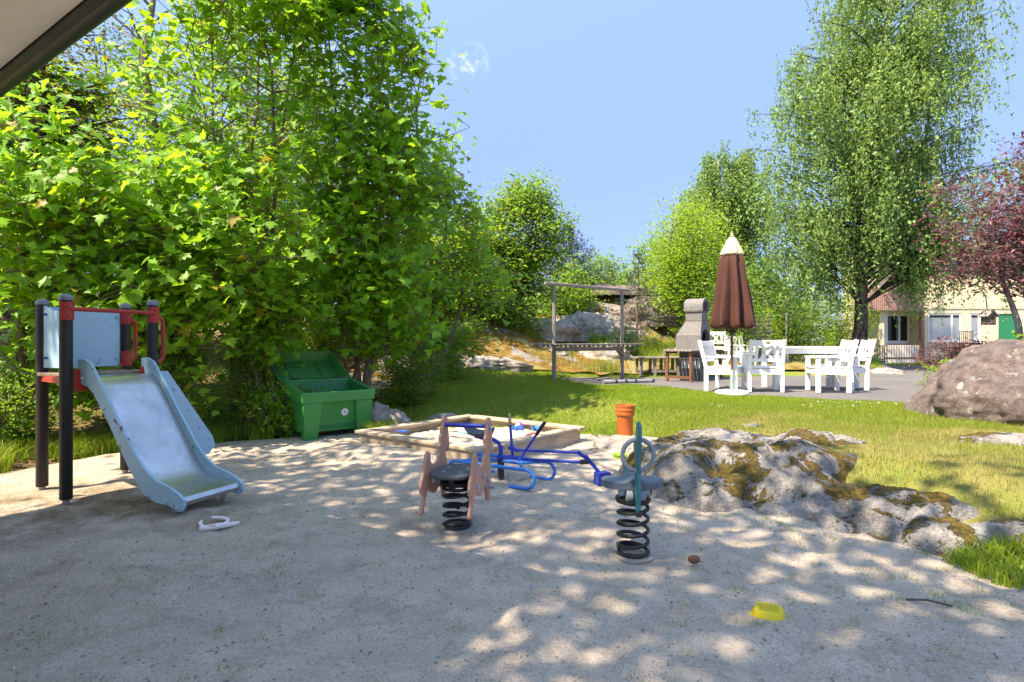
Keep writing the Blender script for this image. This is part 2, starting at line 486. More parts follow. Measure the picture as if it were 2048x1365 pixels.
    M['bark_grey'] = bark("grey_bark", (.14, .125, .11), (.30, .275, .25))
    M['bark_dark'] = bark("dark_bark", (.022, .019, .016), (.085, .07, .058), 9)
    m, nt, out = new_mat("birch_bark"); v = pos(nt)
    sp = nt.nodes.new("ShaderNodeSeparateXYZ"); nt.links.new(v, sp.inputs[0])
    mp = nt.nodes.new("ShaderNodeMapping"); nt.links.new(v, mp.inputs[0]); mp.inputs["Scale"].default_value = (1, 1, .35)
    n1 = noise(nt, mp.outputs[0], 8, 6, .7); n2 = noise(nt, v, 3, 4)
    dk = mixc(nt, maprange(nt, n1, .4, .6), (.028, .024, .02), (.13, .115, .10))
    wh = mixc(nt, maprange(nt, n2, .5, .6), (.72, .69, .64), (.1, .09, .08))
    c = mixc(nt, maprange(nt, mathn(nt, 'ADD', sp.outputs[2], mathn(nt, 'MULTIPLY', n2, 3)), 5.0, 8.5), dk, wh)
    pbsdf(nt, out, c, .9, 0, bump(nt, n1, .9, .05), .1); M['birch'] = m
    # ---- leaves
    M['maple'] = leafmat("maple_leaf", (.11, .27, .017), (.22, .42, .03), (.48, .72, .03), (.30, .27, .02))
    M['maple2'] = leafmat("maple_leaf_light", (.14, .30, .018), (.24, .43, .03), (.52, .72, .035), (.32, .26, .03))
    M['shrub'] = leafmat("shrub_leaf", (.09, .21, .016), (.21, .34, .03), (.42, .58, .03), (.30, .27, .03))
    M['midtree'] = leafmat("hardwood_leaf", (.10, .21, .022), (.20, .32, .04), (.40, .54, .04), (.26, .19, .04))
    M['lime'] = leafmat("lime_leaf", (.16, .29, .018), (.27, .38, .03), (.50, .60, .04))
    M['birchleaf'] = leafmat("birch_leaf", (.17, .27, .065), (.30, .40, .11), (.50, .62, .09), rough=.55, tw=.36)
    M['purple'] = leafmat("plum_leaf", (.11, .045, .055), (.23, .095, .115), (.30, .08, .10), (.32, .18, .18), rough=.35, tw=.3)
    M['ivy'] = leafmat("old_tree_leaf", (.08, .08, .012), (.16, .125, .02), (.26, .24, .02))
    M['pine'] = leafmat("pine_needles", (.022, .06, .022), (.05, .10, .04), (.05, .10, .03), tw=.15)
    M['dark'] = leafmat("dark_hedge_leaf", (.03, .075, .014), (.06, .125, .02), (.12, .22, .02))
    M['grass'] = leafmat("grass_blade", (.16, .29, .02), (.28, .37, .04), (.36, .48, .03), (.34, .29, .09), rough=.6, tw=.4)
    M['drygrass'] = leafmat("dry_grass_blade", (.22, .22, .05), (.36, .31, .11), (.4, .38, .1), (.45, .37, .18), rough=.7, tw=.35)
    M['litter'] = leafmat("dead_leaf", (.16, .09, .04), (.33, .22, .12), (.2, .12, .05), rough=.8, tw=.15)
    # ---- made things
    M['lblue'] = paint("pale_blue_panel", (.33, .55, .68), .42, .06, 2.5, (.16, .12, .13), .74)
    M['lblue_chip'] = paint("chipped_pale_blue", (.31, .52, .63), .42, .06, 3.0, (.13, .10, .12), .655)
    M['post'] = paint("dark_post", (.022, .019, .017), .5, .2, 8, (.55, .53, .5), .735, .25)
    M['cap'] = paint("grey_post_cap", (.20, .21, .25), .5, .1)
    M['red'] = paint("red_steel", (.42, .035, .028), .38, .12, 6, (.20, .03, .03), .68)
    m, nt, out = new_mat("brushed_steel"); v = coords(nt)
    mp = nt.nodes.new("ShaderNodeMapping"); nt.links.new(v, mp.inputs[0]); mp.inputs["Scale"].default_value = (1.5, 60, 1.5)
    n1 = noise(nt, mp.outputs[0], 3, 4); n2 = noise(nt, v, 5, 5, .65, .5)
    c = mixc(nt, maprange(nt, n2, .4, .7), (.62, .63, .63), (.46, .475, .48))
    pbsdf(nt, out, c, maprange(nt, n2, .3, .7, .26, .42), .92, bump(nt, n1, .05, .002)); M['steel'] = m
    M['galv'] = paint("galvanised_steel", (.34, .345, .35), .45, .15, 9, metal=.5)
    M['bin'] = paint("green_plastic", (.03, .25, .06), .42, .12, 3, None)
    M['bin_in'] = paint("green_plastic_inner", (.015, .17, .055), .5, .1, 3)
    M['plank'] = wood("weathered_plank", (.56, .47, .36), (.33, .255, .18), .8, 1.0)
    M['plank_grey'] = wood("grey_weathered_wood", (.36, .33, .295), (.17, .15, .13), .85, 1.0)
    M['brownwood'] = wood("brown_stained_wood", (.27, .125, .065), (.12, .05, .03), .7)
    M['deck'] = wood("platform_board", (.30, .25, .19), (.14, .11, .08), .8)
    M['ply'] = wood("salmon_plywood", (.60, .33, .24), (.47, .235, .165), .6, 1.4, 2)
    M['plyedge'] = paint("plywood_edge", (.50, .36, .31), .7, .2, 18)
    M['seat'] = paint("dark_grey_seat", (.075, .078, .085), .5, .25, 10, (.24, .24, .25), .70, .2)
    M['spring'] = paint("black_spring_steel", (.012, .013, .014), .35, .3, 12, (.06, .04, .03), .70)
    M['rubber'] = paint("grey_rubber", (.20, .225, .25), .55, .1, 8)
    M['bolt'] = paint("grey_bolt_cap", (.33, .36, .40), .5, .1)
    M['blue'] = paint("dark_blue_tube", (.012, .045, .36), .38, .2, 9, (.1, .08, .09), .72)
    M['sky_blue'] = paint("mid_blue_tube", (.02, .20, .62), .38, .15, 8, (.12, .10, .12), .70)
    M['teal'] = paint("teal_panel", (.022, .17, .19), .45, .12, 6)
    M['tealseat'] = paint("slate_seat", (.10, .135, .165), .5, .15, 7)
    M['grip'] = paint("black_grip", (.015, .015, .017), .6)
    M['tan'] = paint("worn_tan_grip", (.42, .33, .18), .7, .2, 14)
    M['concrete'] = paint("concrete_foot", (.27, .24, .20), .9, .15, 9, bstr=.4)
    M['pipe'] = paint("orange_pipe", (.50, .115, .025), .5, .12, 5, (.30, .09, .04), .70)
    M['white'] = paint("white_paint", (.80, .80, .79), .5, .03, 4)
    M['whiteplastic'] = paint("white_plastic", (.78, .74, .72), .45, .04, 8)
    M['pink'] = paint("pink_print", (.72, .42, .45), .5, .2, 10)
    M['brass'] = paint("brass_plate", (.48, .33, .05), .35, .2, 20, metal=.6)
    M['canvas'] = paint("brown_canvas", (.075, .026, .019), .85, .18, 5, bstr=.25)
    M['canvas2'] = paint("beige_canvas", (.50, .42, .32), .85, .1, 6, bstr=.25)
    M['polewood'] = paint("brown_pole", (.15, .058, .035), .5, .15)
    M['sleeve'] = paint("grey_green_sleeve", (.25, .34, .29), .5, .1)
    M['greyconc'] = paint("grill_concrete", (.18, .172, .168), .9, .15, 12, (.22, .21, .2), .66, .5)
    M['soot_and_hole_shade'] = paint("soot_and_hole_shade", (.008, .008, .008), .95, .1)
    M['darkconc'] = paint("dark_concrete", (.12, .115, .11), .9, .2, 8, bstr=.4)
    M['cream'] = paint("cream_boarding", (.80, .67, .47), .75, .04, 2)
    M['creamwhite'] = paint("white_boarding", (.76, .72, .66), .7, .04, 2)
    M['pinkmetal'] = paint("old_rose_sheet_metal", (.42, .25, .23), .6, .06, 2)
    M['brownpipe'] = paint("brown_downpipe", (.30, .15, .10), .5, .06)
    M['roofgrey'] = paint("grey_roof", (.25, .25, .26), .7)
    M['blind'] = paint("white_blind", (.74, .76, .78), .6, .03, 3)
    M['door'] = paint("green_door", (.012, .22, .10), .5, .05)
    M['iron'] = paint("black_iron", (.03, .03, .035), .5)
    m, nt, out = new_mat("window_glass")
    p = pbsdf(nt, out, (.012, .016, .016), .04, 0, None, .6); M['glass'] = m
    M['soffit'] = paint("soffit_boards", (.80, .74, .66), .8, .04, 2)
    M['gutter'] = paint("dark_gutter", (.022, .024, .020), .4, .2, 6)
    M['yellow'] = paint("yellow_plastic", (.66, .50, .012), .4, .05, 8)
    M['lime_p'] = paint("lime_plastic", (.25, .62, .05), .4, .06)
    M['toyblue'] = paint("blue_toy_plastic", (.03, .16, .60), .4, .06)
    M['toycyan'] = paint("turquoise_toy_plastic", (.06, .42, .55), .4, .06)
    M['toypurple'] = paint("purple_toy_plastic", (.26, .13, .48), .4, .06)
    M['toyred'] = paint("red_toy_plastic", (.60, .07, .10), .4, .06)
    M['birdbox'] = wood("bird_box_wood", (.20, .15, .11), (.09, .065, .05))
    M['stem'] = paint("tussock_twig", (.09, .07, .05), .9, .2)
    M['pebble'] = leafmat("pebble", (.20, .17, .14), (.46, .40, .33), (.1, .1, .1), (.68, .63, .56), rough=.9, tw=0.0)
mats()

# ------------------------------------------------------------------ ground
SAND = [(-8, -6), (-8, 4.2), (-5.6, 4.75), (-4.85, 5.35), (-4.55, 6.3), (-3.85, 6.9), (-3.1, 7.35), (-2.5, 8.25), (-2.05, 8.2), (-1.75, 7.2),
        (-.6, 8.2), (.6, 7.5), (1.05, 7.75), (1.4, 7.0), (1.3, 6.0), (1.25, 5.2), (1.45, 4.7), (1.85, 4.3), (2.3, 3.85), (2.45, 3.4), (2.6, 3.0),
        (2.85, 2.62), (5, 1.3), (8, -6)]
ASPH = [(1.0, 12.25), (2.2, 11.25), (3.4, 10.3), (4.05, 9.65), (5.0, 8.5), (5.5, 8.0), (8, 7.3), (13, 6.6), (24, 6), (24, 21.6), (16.2, 21.9), (14.2, 21.4), (12.6, 19.4), (11.3, 17.3),
        (9.2, 15.2), (6.5, 14.5), (3.9, 13.75), (2.6, 13.6), (1.5, 13.2)]
LAWN = [(-2.3, 8.3), (-1.9, 9.2), (-2.4, 10.4), (-2.2, 11.6), (-.9, 12.5), (.6, 13.0), (1.6, 13.45), (2.6, 13.9), (3.9, 14.3), (6.5, 15.6), (9.2, 16.6), (10.6, 18.6), (12.2, 20.6), (14.2, 22.2),
        (16.2, 23.2), (26, 23.2), (26, 4), (9, -2), (6, -4), (5, 1.2), (2.8, 2.6), (2.72, 3.0), (2.7, 3.6), (2.2, 4.5), (1.5, 5.1), (1.15, 6.0), (1.2, 7.0), (.9, 7.6), (.6, 7.3), (-.6, 8.0), (-1.6, 7.3)]

def height(x, y):
    x = np.asarray(x, float); y = np.asarray(y, float)
    ds = poly_sd(SAND, x, y)
    right = sstep((x - 1.0) / .9)
    w = 2.4 * (1 - right) + .95 * right
    h = .36 * sstep(ds / w) * (1 - .55 * sstep((-1.8 - x) / 1.5))
    h = h + sstep(ds / 1.5) * .13 * np.clip(-2.6 - x, 0, 9) * sstep((y - 5.0) / 4)
    h = h + sstep(ds / 3.0) * sstep((y - 9.0) / 8) * .16 * np.clip(-1.5 - x, 0, 14) * np.clip(1 - np.abs(y) / 120, 0, 1)
    h = h + .085 * np.exp(-(((x + 1.25) * .623 + (y - 6.2) * .782) / .55) ** 2 - (((x + 1.25) * .782 - (y - 6.2) * .623) / 1.1) ** 2)
    far = sstep((ds - 1.2) / 2.5)
    h = h + far * 2.0 * np.exp(-(((x + 2.3) / 3.0) ** 2 + ((y - 16.6) / 3.0) ** 2))
    h = h + far * 2.9 * np.exp(-(((x - 3.1) / 3.1) ** 2 + ((y - 22.5) / 4.2) ** 2))
    h = h + .35 * np.exp(-(((x - 11.9) / 1.5) ** 2 + ((y - 19.6) / 1.4) ** 2))
    inn = np.clip(-poly_sd(ASPH, x, y) + .2, 0, .6) / .6
    base = .36 - .005 * np.clip(y - 10, 0, 20)
    h = h * (1 - inn) + base * inn
    h = h + .05 * fbm(x * .8, y * .8, 1.3, 3) * sstep(ds / .8) * (1 - inn)
    return h

def sand_relief(x, y):
    r = .018 * fbm(x * 1.6, y * 1.6, 4.4, 3) + .011 * fbm(x * 6.5, y * 6.5, 2.2, 3) + .004 * fbm(x * 21, y * 21, 9.2, 2)
    for (fx, fy, rad, dep) in DENTS:
        q = ((x - fx) ** 2 + (y - fy) ** 2) / rad ** 2
        r = r + dep * (-np.exp(-q * 1.6) + .55 * np.exp(-(np.sqrt(q) - 1.25) ** 2 * 5))
    return r
DENTS = [(rng.uniform(-3.5, 3), rng.uniform(1.6, 6.5), rng.uniform(.07, .16), rng.uniform(.010, .026)) for _ in range(170)]
DENTS += [(-1.9, 3.4, .40, .035), (-.36, 3.75, .42, .03), (.75, 3.25, .42, .03), (-2.2, 3.7, .35, .03), (.7, 4.3, .3, .02)]

def grid(xs, ys):
    X, Y = np.meshgrid(xs, ys, indexing='ij')
    nx, ny = len(xs), len(ys)
    i = np.arange(nx * ny).reshape(nx, ny)
    q = np.stack([i[:-1, :-1], i[1:, :-1], i[1:, 1:], i[:-1, 1:]], -1).reshape(-1, 4)
    return X.ravel(), Y.ravel(), q

def clipped(name, sdf, xs, ys, zf, mat, label=None):
    """sheet over the part of a grid where sdf < 0, its rim cut exactly along sdf = 0"""
    X, Y, q = grid(xs, ys)
    s = sdf(X, Y)
    tri = np.concatenate([q[:, [0, 1, 2]], q[:, [0, 2, 3]]])
    neg = s[tri] < 0
    full = tri[neg.all(1)]
    part = tri[neg.any(1) & ~neg.all(1)]
    vx, vy = list(X), list(Y); extra = []; cache = {}
    def cut(a, b):
        k = (min(a, b), max(a, b))
        if k not in cache:
            t = s[a] / (s[a] - s[b]); cache[k] = len(vx)
            vx.append(X[a] + (X[b] - X[a]) * t); vy.append(Y[a] + (Y[b] - Y[a]) * t)
        return cache[k]
    for t in part:
        poly = []
        for k in range(3):
            a, b = int(t[k]), int(t[(k + 1) % 3])
            if s[a] < 0: poly.append(a)
            if (s[a] < 0) != (s[b] < 0): poly.append(cut(a, b))
        for k in range(1, len(poly) - 1): extra.append((poly[0], poly[k], poly[k + 1]))
    T = np.concatenate([full, np.array(extra, dtype=int).reshape(-1, 3)])
    vx, vy = np.array(vx), np.array(vy)
    used, inv = np.unique(T.ravel(), return_inverse=True)
    T = inv.reshape(-1, 3); vx, vy = vx[used], vy[used]
    o = np_mesh(name, np.stack([vx, vy, zf(vx, vy)], -1), T, mat, None, True)
    return tag(o, kind="structure", label=label)

def sp(a, b, step): return np.arange(a, b + step * .5, step)
def edge_noise(x, y, a=.09): return a * fbm(x * 2.3, y * 2.3, 5.5, 3)
sd_sand = lambda x, y: poly_sd(SAND, x, y) + edge_noise(x, y, .10)
sd_asph = lambda x, y: poly_sd(ASPH, x, y) + edge_noise(x, y, .035)
sd_lawn = lambda x, y: poly_sd(LAWN, x, y) + edge_noise(x, y, .10)

def ground_z(x, y):
    z = height(x, y)
    cover = np.minimum(np.minimum(poly_sd(SAND, x, y), poly_sd(LAWN, x, y)), poly_sd(ASPH, x, y))
    far = np.maximum(np.abs(x), np.abs(y))
    return z - .10 * sstep((-cover - .12) / .25) - .02
coarse_l = [-400, -200, -100, -60, -40, -30, -22, -17]
gx = np.concatenate([coarse_l, sp(-13, 12, .22), sp(12.5, 30, .6), [35, 45, 60, 100, 200, 400]])
gy = np.concatenate([[-400, -200, -100, -50, -25, -14, -9], sp(-6, 27, .22), [28, 29.5, 31, 34, 38, 45, 60, 100, 200, 400, 800]])
X, Y, q = grid(gx, gy)
ground = np_mesh("ground", np.stack([X, Y, ground_z(X, Y)], -1), q, M['soil'], None, True)
tag(ground, kind="structure")
sand = clipped("sand_ground", sd_sand, np.concatenate([sp(-8, -5.2, .2), sp(-5.05, 3.3, .045), sp(3.4, 8, .2)]),
               np.concatenate([sp(-6, 1.2, .3), sp(1.3, 8.4, .045)]), lambda x, y: height(x, y) + sand_relief(x, y) * sstep((poly_sd(SAND, x, y) * -1 + .05) / .2) + .004, M['sand'])
lawn = clipped("lawn", sd_lawn, np.concatenate([sp(-2.6, 7, .1), sp(7.3, 26, .35)]), np.concatenate([sp(-4, 2, .4), sp(2.1, 14.5, .1), sp(14.8, 23.4, .35)]),
               lambda x, y: height(x, y) + .004 - .05 * sstep((-poly_sd(ASPH, x, y) - .1) / .2) - .04 * sstep((-poly_sd(SAND, x, y) - .02) / .1), M['turf'])
asph = clipped("asphalt_yard", sd_asph, sp(.8, 24, .16), sp(6, 22, .16), lambda x, y: height(x, y) + .012 + .006 * fbm(x * .7, y * .7, 2, 2), M['asphalt'])
HILL = [(-2.4, 9.6), (-2.4, 11.7), (-.9, 12.6), (.6, 13.1), (1.6, 13.5), (3.9, 14.35), (6.5, 15.65), (9.2, 16.7), (10, 19), (9, 27), (3, 29), (-3, 27), (-7, 20), (-4.2, 11)]
hill = clipped("hillside", lambda x, y: poly_sd(HILL, x, y) + edge_noise(x, y, .2), sp(-8, 11, .16), sp(9, 30, .16),
               lambda x, y: height(x, y) + .05 + .16 * np.abs(fbm(x * .9, y * 1.3, 3.3, 5)) * sstep(-poly_sd(HILL, x, y) / .6), M['hill'])

# ------------------------------------------------------------------ rocks
def rock(name, c, rx, ry, h, rot, seed, mat, label, n=44, flat=.7, rough=.16, sink=.12, group=None):
    """rounded bedrock boulder: a dome with lobes, ledges and rough relief"""
    nu, nv = n * 2, n
    u = np.linspace(0, 2 * np.pi, nu, endpoint=False); v = np.linspace(0, 1, nv)
    U, W = np.meshgrid(u, v, indexing='ij')
    r = np.sin(W * np.pi / 2) ** flat
    x, y = np.cos(U) * r, np.sin(U) * r
    z = np.maximum(1 - r ** 2.6, 0) ** .62
    d = 1 + rough * fbm(x * 1.5 + seed, y * 1.5, z * 1.5 + seed * .37, 5, .55) + .25 * rough * np.abs(fbm(x * 5 + seed, y * 5, z * 5, 4))
    x, y, z = x * d * rx, y * d * ry, z * d * h
    skirt = np.where(W > .97, -sink, 0)
    cs, sn = math.cos(rot), math.sin(rot)
    wx, wy = x * cs - y * sn, x * sn + y * cs
    V = np.stack([wx, wy, z + skirt], -1).reshape(-1, 3)
    i = np.arange(nu * nv).reshape(nu, nv)
    ip = np.roll(i, -1, 0)
    q = np.stack([i[:, :-1], i[:, 1:], ip[:, 1:], ip[:, :-1]], -1).reshape(-1, 4)
    o = np_mesh(name, V, q, mat, None, True)
    o.location = c
    return tag(o, label, "rock", group)

rock("boulder", (6.85, 6.95, .26), 2.3, 1.3, 1.06, .35, 3.1, M['granite_pink'], "huge smooth pinkish grey boulder at the right edge beside the asphalt", 90, .85, .10, .3)
# bedrock that comes out of the slope between sand and lawn
BUMPS = [(2.0, 5.25, .98, .78, .2, .44), (2.12, 4.55, .42, .48, .3, .34), (1.62, 4.66, .46, .46, -.3, .25), (2.50, 4.62, .42, .36, 0, .40), (2.38, 4.14, .36, .28, -.4, .22), (2.80, 3.82, .50, .30, -.5, .29),
         (2.64, 3.46, .26, .18, -.6, .16), (2.96, 3.30, .24, .15, -.5, .24), (1.95, 4.08, .22, .14, -.5, .12), (2.16, 3.82, .18, .14, -.4, .11), (2.9, 5.2, .5, .45, 0, .44)]
xs, ys = sp(.8, 3.9, .024), sp(2.8, 6.4, .024)
X, Y, q = grid(xs, ys)
Z = np.full(X.shape, -1.0); ZS = np.zeros(X.shape)
warp_x = X + .07 * fbm(X * 3, Y * 3, 8.1, 3); warp_y = Y + .07 * fbm(X * 3, Y * 3, 3.7, 3)
for k, (cx, cy, rx, ry, ro, top) in enumerate(BUMPS):
    dx, dy = warp_x - cx, warp_y - cy
    a = (dx * math.cos(ro) + dy * math.sin(ro)) / rx; b = (-dx * math.sin(ro) + dy * math.cos(ro)) / ry
    rr = np.abs(a) ** 2.4 + np.abs(b) ** 2.4
    hz = top * np.maximum(1 - rr, -.6)
    hz = np.where(rr < 1, top * np.maximum(1 - rr, 0) ** .55, hz)
    ZS = ZS + np.maximum(hz, 0) ** 3; Z = np.maximum(Z, hz)
Z = np.where(ZS > 0, ZS ** (1 / 3) * .93, Z)
Z = Z + .034 * fbm(X * 2.6, Y * 2.6, 1.2, 5, .55) + .022 * np.abs(fbm(X * 9, Y * 9, 6.2, 4)) - .045 * np.maximum(0, .16 - np.abs(fbm(X * 1.7 + 3, Y * 1.7, 2.2, 4))) / .16 - .01
g0 = height(X, Y)
keep = (Z > g0 - .03)
qk = q[keep[q].any(1)]
Z = np.maximum(Z, g0 - .06)
used, inv = np.unique(qk.ravel(), return_inverse=True)
o = np_mesh("bedrock_outcrop", np.stack([X, Y, Z], -1)[used], inv.reshape(-1, 4), M['granite'], None, True)
tag(o, "long lichen and moss covered bedrock outcrop sloping from lawn to sand", "rock")
OUT_X, OUT_Y, OUT_K = X, Y, keep

def hz(x, y): return float(height(np.array([x]), np.array([y]))[0])
def rk(px, py, z, w, dpt, h, rot, seed, mat, label, **kw):
    x, y, _ = gp(px, py, z)
    return rock("rock", (x, y, hz(x, y) - .03), w, dpt, h, rot, seed, M[mat], label, **kw)
rk(1262, 896, .02, .52, .50, .17, .1, 1.7, 'granite_bare', "smooth pale rock slab under the orange pipe")
rk(1196, 862, .10, .26, .18, .07, .2, 2.9, 'granite_bare', "small flat pale rock by the right corner of the sandbox")
rk(752, 848, .10, .26, .22, .38, .4, 5.3, 'granite_bare', "upright grey stone close beside the green grit bin", n=30)
rk(788, 850, .08, .27, .22, .30, -.3, 6.1, 'granite_bare', "rounded pale grey stone between grit bin and sandbox", n=30)
rk(890, 828, .16, .28, .2, .13, 0, 7.7, 'granite_bare', "low grey stone in the grass behind the sandbox's left side", n=24)
rk(958, 826, .18, .36, .16, .12, -.1, 8.4, 'granite', "dark flat stone in the grass behind the sandbox", n=24)
rk(2012, 890, .36, .40, .22, .10, -.2, 9.9, 'granite', "small mossy rock showing through grass below the huge boulder", n=24)
rk(1498, 852, .36, .16, .1, .05, .1, 4.9, 'granite_bare', "tiny pale stone in the lawn above the outcrop", n=16)
for i, (x, y, w, dp, h, ro, lab, mt) in enumerate([
        (.55, 17.2, 1.7, .8, .55, .15, "cracked grey rock ledge on the hillside behind the carpet rack", 'granite_bare'),
        (2.35, 18.4, 1.3, .8, .7, -.1, "pale broken rock ledge right of the cracked ledge on the hillside", 'granite_bare'),
        (3.4, 21.6, 2.0, 1.2, .35, .0, "pinkish rock dome at the top of the hillside", 'granite_pink'),
        (4.6, 20.0, 1.3, .9, .8, -.5, "pinkish rock face right of the small pine", 'granite_pink'),
        (2.55, 15.9, .75, .5, .42, -.3, "rounded grey rock behind the carpet rack's right post", 'granite_bare'),
        (1.25, 15.4, .34, .25, .30, .2, "small pale stone in tall grass behind the carpet rack", 'granite_bare'),
        (4.6, 16.3, .95, .4, .40, -.45, "sloping dark grey rock left of the grill", 'granite'),
        (-.5, 13.05, .9, .35, .24, -.1, "pale rock streaks at the foot of the mossy slope", 'granite_bare'),
        (9.9, 17.2, 1.1, .5, .28, .1, "flat brown rock behind the white table", 'granite'),
        (10.9, 16.6, .6, .4, .20, .1, "low grey rock at the asphalt edge by the birch", 'granite_bare')]):
    rock("rock", (x, y, hz(x, y) - .05), w, dp, h, ro, 11.3 + i * 1.9, M[mt], lab, 30, .8, .26)

# pebbles, twigs and crumbs on the sand
def scatter_pebbles(n, name, mat, box, smin, smax, elong=1.0):
    reseed(name)
    x = rng.uniform(box[0], box[1], n * 2); y = box[2] + (box[3] - box[2]) * rng.random(n * 2) ** 1.7
    ok = (poly_sd(SAND, x, y) < -.05) & (np.abs(x / np.maximum(y, .1)) < 1.05); x, y = x[ok][:n], y[ok][:n]
    n = len(x); z = height(x, y) + sand_relief(x, y) + .004
    tv = np.array([(1, 0, 0), (-1, 0, 0), (0, 1, 0), (0, -1, 0), (0, 0, .7), (0, 0, -.7)], float)
    tf = np.array([(0, 2, 4), (2, 1, 4), (1, 3, 4), (3, 0, 4), (2, 0, 5), (1, 2, 5), (3, 1, 5), (0, 3, 5)])
    s = smin + (smax - smin) * rng.random(n) ** 3
    a = rng.uniform(0, 2 * np.pi, n)
    jit = 1 + .35 * rng.uniform(-1, 1, (n, 6, 3))
    V = tv[None] * jit * s[:, None, None]; V[:, :, 0] *= elong
    c, sn = np.cos(a)[:, None], np.sin(a)[:, None]
    vx = V[:, :, 0] * c - V[:, :, 1] * sn; vy = V[:, :, 0] * sn + V[:, :, 1] * c
    V = np.stack([vx + x[:, None], vy + y[:, None], V[:, :, 2] + z[:, None] + s[:, None] * .25], -1).reshape(-1, 3)
    Fc = (tf[None] + (np.arange(n) * 6)[:, None, None]).reshape(-1, 3)
    return tag(np_mesh(name, V, Fc, mat), "small grey and pale pebbles strewn over the playground sand", "pebbles", kind="stuff")
scatter_pebbles(9000, "pebbles", M['pebble'], (-3.6, 3.4, 1.7, 6.5), .0016, .0085)
o = scatter_pebbles(1500, "twig_litter", M['litter'], (-3.6, 3.4, 1.7, 6.5), .0008, .0022, 11.0)
tag(o, "tiny dry twigs and husks lying on the playground sand", "litter", kind="stuff")
st = MB(); x, y, _ = gp(1388, 1128); st.ball((x, y, .025), .032, 12, 8, (1.15, .9, .75)); tag(st.build("stone", M['brownwood'], None, True), "reddish brown stone lying alone on the sand by the ring rider", "stone")
tw = MB(); p0 = gp(1812, 1204); p1 = gp(1905, 1218); tw.tube([(p0[0], p0[1], .012), ((p0[0] + p1[0]) / 2, (p0[1] + p1[1]) / 2 + .01, .02), (p1[0], p1[1], .012)], .005, 6)
tag(tw.build("twig", M['stem']), "long thin dry twig on the sand at the right", "twig")

# ------------------------------------------------------------------ grass
def blades(name, x, y, z, hmin, hmax, w, mat, label, lean=.45, two=False):
    reseed(label)
    n = len(x)
    h = rng.uniform(hmin, hmax, n); a = rng.uniform(0, 2 * np.pi, n); l = rng.uniform(.05, lean, n) * h
    la = rng.uniform(0, 2 * np.pi, n); ww = w * rng.uniform(.6, 1.3, n) * .5
    bx, by = np.cos(a) * ww, np.sin(a) * ww; lx, ly = np.cos(la) * l, np.sin(la) * l
    P = lambda dx, dy, dz: np.stack([x + dx, y + dy, z + dz], -1)
    if not two:
        V = np.stack([P(-bx, -by, -.01), P(bx, by, -.01), P(lx, ly, h)], 1).reshape(-1, 3)
        Fc = np.arange(n * 3).reshape(-1, 3)
    else:
        V = np.stack([P(-bx, -by, -.01), P(bx, by, -.01), P(lx * .35 + bx * .8, ly * .35 + by * .8, h * .6), P(lx * .35 - bx * .8, ly * .35 - by * .8, h * .6), P(lx * 1.6, ly * 1.6, h * .95)], 1).reshape(-1, 3)
        k = (np.arange(n) * 5)[:, None]
        Fc = np.concatenate([k + np.array([0, 1, 2]), k + np.array([0, 2, 3]), k + np.array([3, 2, 4])])
    return tag(np_mesh(name, V, Fc, mat), label, "grass", kind="stuff")
def region_pts(n, box, test, power=1.0):
    x = rng.uniform(box[0], box[1], n); y = box[2] + (box[3] - box[2]) * rng.random(n) ** power
    ok = test(x, y) & (np.abs(x) < y * 1.0 + .6)
    return x[ok], y[ok]
on_lawn = lambda x, y: (poly_sd(LAWN, x, y) + edge_noise(x, y, .10) < .06) & (poly_sd(ASPH, x, y) > .0) & (poly_sd(SAND, x, y) + edge_noise(x, y, .12) > -.02)
def rockfree(x, y):
    k = np.zeros(x.shape, bool)
    ix = np.round((x - .8) / .024).astype(int); iy = np.round((y - 2.8) / .024).astype(int)
    ok = (ix >= 0) & (ix < len(xs)) & (iy >= 0) & (iy < len(ys))
    kk = OUT_K.reshape(len(xs), len(ys)); k[ok] = kk[ix[ok], iy[ok]]
    return ~k
x, y = region_pts(330000, (-2.6, 9, 5.5, 14.6), lambda x, y: on_lawn(x, y) & rockfree(x, y) & (fbm(x * .9, y * .9, 7, 3) + .8 * (y - 7.0) > -.2))
blades("lawn_grass", x, y, height(x, y), .022, .060, .011, M['grass'], "short bright green grass of the lawn")
x, y = region_pts(190000, (1.2, 8, 2.2, 8.2), lambda x, y: on_lawn(x, y) & rockfree(x, y))
k = rng.random(len(x)) < .55
blades("dry_lawn_grass", x[k], y[k], height(x[k], y[k]), .018, .05, .008, M['drygrass'], "thin yellowed grass on the lawn right of the outcrop")
k = ~k & (fbm(x * 1.5, y * 1.5, 3, 3) > -.15)
blades("lawn_grass", x[k], y[k], height(x[k], y[k]), .02, .055, .008, M['grass'], "green patches in the dry lawn right of the outcrop")
x, y = region_pts(30000, (9, 20, 15, 23.4), on_lawn); blades("lawn_grass", x, y, height(x, y), .03, .09, .02, M['grass'], "grass round the birch and along the house")
# dry and tall grass on the hillside
in_hill = lambda x, y: poly_sd(HILL, x, y) < -.1
x, y = region_pts(60000, (-5, 10, 10, 26), lambda x, y: in_hill(x, y) & (fbm(x * .7, y * .7, 2.1, 4) > .12)); blades("hill_grass", x, y, height(x, y) + .08, .05, .22, .014, M['drygrass'], "dry yellow grass growing over the mossy hillside", .7)
x, y = region_pts(26000, (-2, 6, 13.2, 20), lambda x, y: in_hill(x, y) & (fbm(x * .8 + 4, y * .8, 6.1, 3) > .15)); blades("tall_grass", x, y, height(x, y) + .06, .15, .5, .016, M['grass'], "tall fresh grass tufts on the hillside behind the carpet rack", .5, True)
